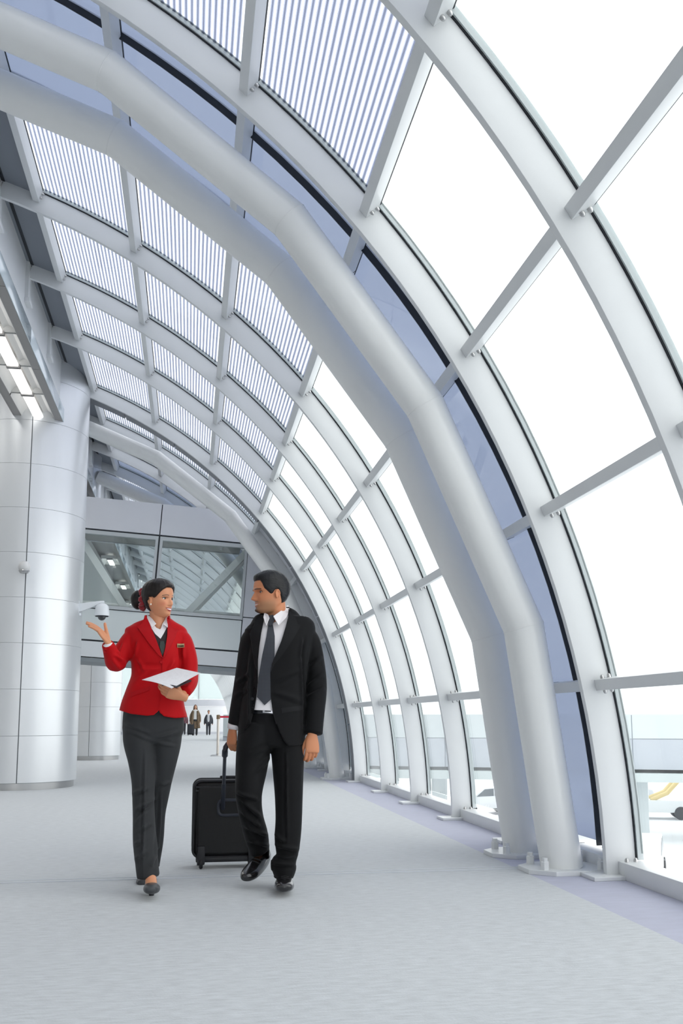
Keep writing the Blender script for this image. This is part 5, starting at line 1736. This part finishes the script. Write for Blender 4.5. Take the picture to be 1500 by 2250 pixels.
def mtf(co):
    d = cloth_noise(co, 6, .007, (1.2, 1, .45), 31)
    d += fold(co, (0.498, 5.5, 0.784), (0.39, 5.48, 0.68), .012, .005) + fold(co, (0.489, 5.52, 0.838), (0.358, 5.5, 0.785), .012, .004)
    for (a, b) in (((520, 1738), (568, 1752)), ((536, 1752), (574, 1790)), ((532, 1772), (572, 1812)), ((540, 1800), (584, 1826)), ((548, 1832), (590, 1848)), ((550, 1856), (590, 1868))):
        pass
    d += fold(co, (0.283, 5.46, 0.572), (0.407, 5.47, 0.532), .010, .009) + fold(co, (0.316, 5.47, 0.534), (0.427, 5.5, 0.424), .011, .011) + fold(co, (0.324, 5.5, 0.457), (0.43, 5.54, 0.362), .011, .010) + fold(co, (0.35, 5.55, 0.367), (0.479, 5.6, 0.301), .012, .011) + fold(co, (0.383, 5.62, 0.273), (0.49, 5.65, 0.235), .011, .010)
    d += fold(co, (0.518, 5.48, 0.262), (0.649, 5.47, 0.235), .011, .010) + fold(co, (0.524, 5.48, 0.205), (0.635, 5.47, 0.214), .009, -.006) + fold(co, (0.518, 5.49, 0.324), (0.571, 5.48, 0.282), .012, .008)
    d += fold(co, (0.58, 5.5, 0.811), (0.586, 5.47, 0.283), .007, .006)
    d += fold(co, (0.496, 5.46, 0.157), (0.635, 5.46, 0.148), .008, .006)
    return d
displace(mt, mtf)
mt_bvh = bvh_of(mt)
cut_open(mt, [(0.489, -0.127), (0.492, 0.085), (0.523, 0.066), (0.569, 0.073), (0.613, 0.072), (0.64, 0.06), (0.668, 0.086), (0.68, -0.134)], VX)
cut_open(mt, [(0.299, -0.017), (0.339, 0.198), (0.372, 0.181), (0.405, 0.167), (0.453, 0.179), (0.494, 0.204), (0.504, -0.023)], VX)
thicken(mt, 0.005)
TM = mf.add('trousers', mt, M_trm)
mpatch('belt', [(0.36, 1.074), (0.505, 1.066), (0.505, 1.028), (0.358, 1.036)], .001, .005, M_belt, TM, bvh=mt_bvh)
bk = mpatch('buckle', [(0.437, 1.077), (0.499, 1.073), (0.5, 1.034), (0.436, 1.038)], .005, .004, mat('silver_buckle', (196, 198, 204), 0.25, metal=0.9), TM, bvh=mt_bvh)
mpatch('buckle_slot', [(0.449, 1.066), (0.485, 1.064), (0.485, 1.059), (0.449, 1.061),], .0085, .001, M_belt, bk, bvh=mt_bvh)
mpatch('buckle_slot', [(0.449, 1.051), (0.485, 1.049), (0.486, 1.043), (0.449, 1.045)], .0085, .001, M_belt, bk, bvh=mt_bvh)

# ---- shoes
def shoe_m(rings, lace_at, up):
    bm = bmesh.new()
    add_sweep(bm, rings, n=6, seg=30, sup=2.4)
    me = fuse(bm, 0.0042, 3)
    s_ = mf.add('shoe', me, M_shoem)
    for i, (p, q) in enumerate(lace_at):
        bm = bmesh.new()
        add_tube(bm, [p, ((Vector(p) + Vector(q)) / 2 + Vector(up) * .006), q], .0035, 8, miter=False)
        me = bpy.data.meshes.new('l'); bm.to_mesh(me); bm.free()
        mf.add('lace', me, mat('shoe_lace', (20, 20, 22), 0.8), s_)
    return s_
shoe_m([(0.589, 5.66, 0.044, .038, .055), (0.581, 5.58, 0.041, .044, .052), (0.57, 5.5, 0.045, .050, .046), (0.562, 5.42, 0.049, .056, .038), (0.555, 5.35, 0.053, .056, .032), (0.548, 5.29, 0.059, .046, .027), (0.546, 5.265, 0.058, .028, .020)],
       [((0.547, 5.46, 0.086), (0.592, 5.46, 0.085)), ((0.54, 5.42, 0.082), (0.591, 5.42, 0.081)), ((0.536, 5.38, 0.079), (0.584, 5.38, 0.078))], (0, -.5, .9))
sl = [(0.52, 5.34, 0.043), (0.587, 5.34, 0.041)]
shoe_m([(0.489, 5.86, 0.157, .036, .046), (0.467, 5.8, 0.139, .044, .050), (0.434, 5.73, 0.117, .050, .046), (0.402, 5.67, 0.098, .054, .040), (0.377, 5.62, 0.085, .052, .034), (0.353, 5.58, 0.074, .040, .028), (0.341, 5.56, 0.07, .024, .020)],
       [((0.398, 5.66, 0.166), (0.446, 5.64, 0.152)), ((0.386, 5.64, 0.156), (0.436, 5.62, 0.139))], (-.3, -.6, .7))

# ---- hair and eyes
def mh_extra(az, t, u):
    e = 0.018 * np.exp(-((t - .9) / .1) ** 2)
    e += 0.035 * np.exp(-(az / .7) ** 2) * np.exp(-((t - .86) / .06) ** 2)
    return float(e)
mf.add('hair', hair_mesh(MhM, [(0, .775), (22, .775), (36, .77), (46, .70), (54, .60), (62, .53), (70, .47), (79, .43), (85, .45), (92, .53), (101, .53), (108, .43), (118, .31), (135, .22), (180, .17)], True, .028, mh_extra, jag=.004), M_hairm)
eyes(mf, MhM, MN, HM, gaze=-0.1, r=.056, iris=(40, 28, 22), male=True)

# ================================================================== SUITCASE
cs = tag(empty('suitcase', (0.237, 6.376, 0)), 'black soft-sided wheeled suitcase with a long pull handle behind the man', 'suitcase')
CB = Vector((0.237, 6.376, 0))
M_case = mat('black_nylon', (13, 13, 15), 0.65, bump=(300, 0.3, 0.002))
M_trim = mat('black_rubber_trim', (24, 25, 30), 0.45)
M_plas = mat('dark_plastic_handle', (44, 48, 58), 0.35)
def cP(p):
    return Vector(p) - CB
tilt = Matrix.Rotation(radians(-7), 4, 'X')
x0, x1 = -0.195, 0.255
bm = bmesh.new(); add_box(bm, x0, x1, -0.02, 0.20, 0.075, 0.585)
for v in bm.verts:
    if v.co.z > .3:
        v.co.x = v.co.x * .985 + .006
body_c = bm_obj('body', bm, M_case, cs, bevel=0.045, segs=4, smooth=60)
bm = bmesh.new(); add_box(bm, x0 + .03, x1 - .03, -0.034, -0.01, 0.10, 0.545)
bm_obj('back_panel', bm, M_case, cs, bevel=0.012, segs=3, smooth=60)
def loop_tube(name, z0, z1, xa, xb, y, r, rr, m, parent):
    pts = []
    for cx_, cz_, a0 in ((xb - rr, z1 - rr, 0), (xa + rr, z1 - rr, 90), (xa + rr, z0 + rr, 180), (xb - rr, z0 + rr, 270)):
        for k in range(7):
            a = radians(a0 + 15 * k)
            pts.append((cx_ + rr * cos(a), y, cz_ + rr * sin(a)))
    pts.append(pts[0])
    return tube(name, pts, r, m, parent, seg=10, smooth=60, cap=False, miter=False)
loop_tube('piping', .078, .582, x0, x1, -0.012, .010, .05, M_trim, body_c)
loop_tube('piping', .078, .582, x0, x1, 0.190, .010, .05, M_trim, body_c)
for z in (.515, .54):
    box('zip_line', x0 + .01, x1 - .01, -0.030, -0.015, z, z + .007, M_trim, body_c)
# handle well: raised rim round a recess
loop_tube('well_rim', .355, .455, -.03, .165, -0.030, .012, .03, M_plas, cs)
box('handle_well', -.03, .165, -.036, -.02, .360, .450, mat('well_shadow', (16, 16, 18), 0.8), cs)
# telescopic pole and grip
g0 = cP((0.218, 6.02, 0.391)); g1 = cP((0.224, 5.8, 0.803)); 
wl = Vector((0.0, 0.0, 0.0))
p0 = Vector((0.0, -.025, .395)); p1 = g1
tube('pole', [p0, p0 + (p1 - p0) * .45], .0145, M_plas, cs, seg=14)
tube('pole', [p0 + (p1 - p0) * .44, p1], .0115, M_plas, cs, seg=14)
lathe('collar', [(0, 0), (.019, 0), (.019, .05), (.013, .06), (0, .06)], M_plas, cs, seg=16, M=Matrix.Translation(p1 - (p1 - p0).normalized() * .05) @ Vector((0, 0, 1)).rotation_difference((p1 - p0).normalized()).to_matrix().to_4x4())
b1 = p1 + Vector((0.004, 0, .022)); b2 = p1 + Vector((.016, 0, .040)); b3 = p1 + Vector((.040, 0, .047))
gr_ = tube('grip', [p1, b1, b2, b3, p1 + Vector((.085, .0, .048)), p1 + Vector((.150, 0, .046))], [.016, .017, .018, .0185, .0185, .016], M_plas, cs, seg=16, smooth=60, miter=False)
# feet and wheels
for x in (x0 + .055, x1 - .055):
    h = box('wheel_housing', x - .026, x + .026, -.045, .05, .03, .155, M_trim, cs, bevel=.012)
    w = lathe('wheel', [(0, -.013), (.032, -.013), (.04, -.008), (.042, 0), (.04, .008), (.032, .013), (0, .013)], M_trim, cs, seg=22, M=Matrix.Translation((x, -.01, .042)) @ Matrix.Rotation(pi / 2, 4, 'Y'))
box('bottom_skid', x0 + .02, x1 - .02, -.03, .19, .045, .08, M_trim, cs, bevel=.01)
for x in (x0 + .05, x1 - .05):
    box('foot', x - .02, x + .02, .15, .18, .0, .06, M_trim, cs, bevel=.006)
box('top_grip', -.02, .10, .06, .09, .59, .612, M_trim, cs, bevel=.008)

# ================================================================== TRAVELLERS FAR DOWN THE HALL
M_skinf = mat('far_skin', (196, 146, 118), 0.6)
def far_person(x, y, h, label, coat, top, legs, hair, long_coat=False, bag=None):
    s = h / 1.75
    P = lambda a, b, c: (x + a * s, y + b * s, c * s)
    f = Figure((x, y, 0))
    bm = bmesh.new()
    add_ball(bm, P(0, 0, 1.62), (.075 * s, .095 * s, .115 * s), seg=18)
    add_ball(bm, P(0, -.09, 1.60), (.018 * s, .025 * s, .03 * s), seg=10)
    add_sweep(bm, [P(0, .01, 1.55) + (.05 * s, .055 * s), P(0, .02, 1.42) + (.06 * s, .06 * s), P(0, .02, 1.2) + (.10 * s, .07 * s), P(0, .02, .95) + (.11 * s, .08 * s)], n=3, seg=16)
    for q in (-1, 1):
        add_sweep(bm, [P(.1 * q, .02, 1.40) + (.04 * s, .04 * s), P(.24 * q, .02, 1.12) + (.04 * s, .04 * s), P(.27 * q, -.03, .88) + (.033 * s, .033 * s), P(.27 * q, -.05, .76) + (.035 * s, .02 * s), P(.26 * q, -.05, .70) + (.03 * s, .016 * s)], n=3, seg=12)
        add_sweep(bm, [P(.08 * q, .02, .95) + (.06 * s, .06 * s), P(.09 * q, .02 + .05 * q, .5) + (.05 * s, .05 * s), P(.09 * q, .02 + .1 * q, .08) + (.04 * s, .04 * s)], n=3, seg=12)
    b = f.body(fuse(bm, .014, 2), M_skinf, label)
    bm = bmesh.new()
    add_sweep(bm, [P(0, .01, 1.47) + (.07 * s, .06 * s), P(0, .01, 1.40) + (.17 * s, .10 * s), P(0, .01, 1.2) + (.185 * s, .12 * s), P(0, .01, .9) + (.18 * s, .12 * s)], n=3, seg=20)
    f.add('shirt', fuse(bm, .014, 2), mat('far_top_%d' % top[0], top, 0.8))
    bm = bmesh.new()
    add_sweep(bm, [P(0, .01, .98) + (.175 * s, .12 * s), P(0, .01, .82) + (.175 * s, .12 * s)], n=2, seg=20)
    for q in (-1, 1):
        add_sweep(bm, [P(.085 * q, .02, .88) + (.092 * s, .10 * s), P(.09 * q, .02 + .05 * q, .5) + (.075 * s, .08 * s), P(.09 * q, .02 + .1 * q, .06) + (.06 * s, .07 * s)], n=3, seg=16)
    f.add('trousers', fuse(bm, .014, 2), mat('far_legs_%d' % legs[0], legs, 0.8))
    for q in (-1, 1):
        bm = bmesh.new()
        add_sweep(bm, [P(.09 * q, .12 + .1 * q, .05) + (.04 * s, .05 * s), P(.09 * q, -.02 + .1 * q, .045) + (.048 * s, .045 * s), P(.095 * q, -.13 + .1 * q, .035) + (.035 * s, .03 * s)], n=3, seg=12)
        f.add('shoe', fuse(bm, .012, 1), mat('far_shoe', (46, 44, 46), 0.5))
    # coat: two fronts and the sleeves, open down the middle
    zc = .42 if long_coat else .80
    fl = .30 if long_coat else .22
    bm = bmesh.new()
    add_sweep(bm, [P(0, .06, 1.47) + (.08 * s, .05 * s), P(0, .05, 1.40) + (.20 * s, .10 * s), P(0, .05, 1.1) + (.22 * s, .13 * s), P(0, .05, zc) + (fl * s, .15 * s)], n=3, seg=20)
    for q in (-1, 1):
        add_sweep(bm, [P(.14 * q, .02, 1.38) + (.06 * s, .06 * s), P(.25 * q, .02, 1.12) + (.065 * s, .065 * s), P(.275 * q, -.02, .86) + (.055 * s, .055 * s), P(.275 * q, -.04, .78) + (.05 * s, .05 * s)], n=3, seg=14)
        add_sweep(bm, [P(.12 * q, -.09, 1.40) + (.05 * s, .04 * s), P(.15 * q, -.12, 1.1) + (.065 * s, .05 * s), P((.12 + .08 * (fl > .25)) * q, -.10, zc + .02) + (.09 * s, .05 * s)], n=3, seg=14)
    f.add('coat', fuse(bm, .014, 2), mat('far_coat_%d' % coat[0], coat, 0.8, noise=(9, 0.3)))
    bm = bmesh.new()
    add_ball(bm, P(0, .025, 1.65), (.088 * s, .10 * s, .11 * s), seg=18)
    if long_coat:
        add_sweep(bm, [P(-.055, .04, 1.66) + (.05 * s, .06 * s), P(-.08, .03, 1.48) + (.05 * s, .05 * s), P(-.11, -.03, 1.30) + (.04 * s, .04 * s)], n=3, seg=12)
        add_sweep(bm, [P(.055, .04, 1.66) + (.05 * s, .06 * s), P(.08, .03, 1.48) + (.05 * s, .05 * s), P(.10, -.03, 1.34) + (.04 * s, .04 * s)], n=3, seg=12)
    f.add('hair', fuse(bm, .012, 2), mat('far_hair_%d' % hair[0], hair, 0.6))
    return b
far_person(0.36, 57.3, 1.88, 'distant traveller in a long brown open coat with long brown hair', (112, 94, 74), (226, 226, 224), (52, 54, 58), (96, 70, 48), True)
far_person(1.193, 58.2, 1.56, 'distant traveller in a white shirt and open dark jacket', (74, 76, 82), (224, 226, 230), (56, 58, 64), (36, 34, 36), False)
far_person(-0.36, 60.2, 1.6, 'distant traveller half hidden behind the woman in red', (120, 84, 92), (214, 120, 130), (60, 60, 66), (50, 40, 36), False)
tb = tag(empty('trolley_bag', (0.10, 57.25, 0)), 'small black trolley bag beside the distant traveller in brown', 'bag')
box('body', -.21, .17, -.12, .12, .10, .70, mat('far_bag', (44, 46, 52), 0.7), tb, bevel=.05, segs=3)
tube('handle', [(-.08, .1, .70), (-.05, .06, .86), (.03, .04, .86)], .016, M_trim, tb, seg=8)
for q in (-.15, .11):
    lathe('wheel', [(0, -.02), (.05, -.02), (.055, 0), (.05, .02), (0, .02)], M_trim, tb, seg=14, M=Matrix.Translation((q, 0, .055)) @ Matrix.Rotation(pi / 2, 4, 'Y'))
box('foot', -.2, .16, -.02, .02, .05, .11, M_trim, tb)

# ------------------------------------------------------------------ bring the layout to metres
for o in list(C.objects):
    if o.parent is None:
        o.location = o.location * SCALE
        if o.type != 'CAMERA':
            o.scale = o.scale * SCALE
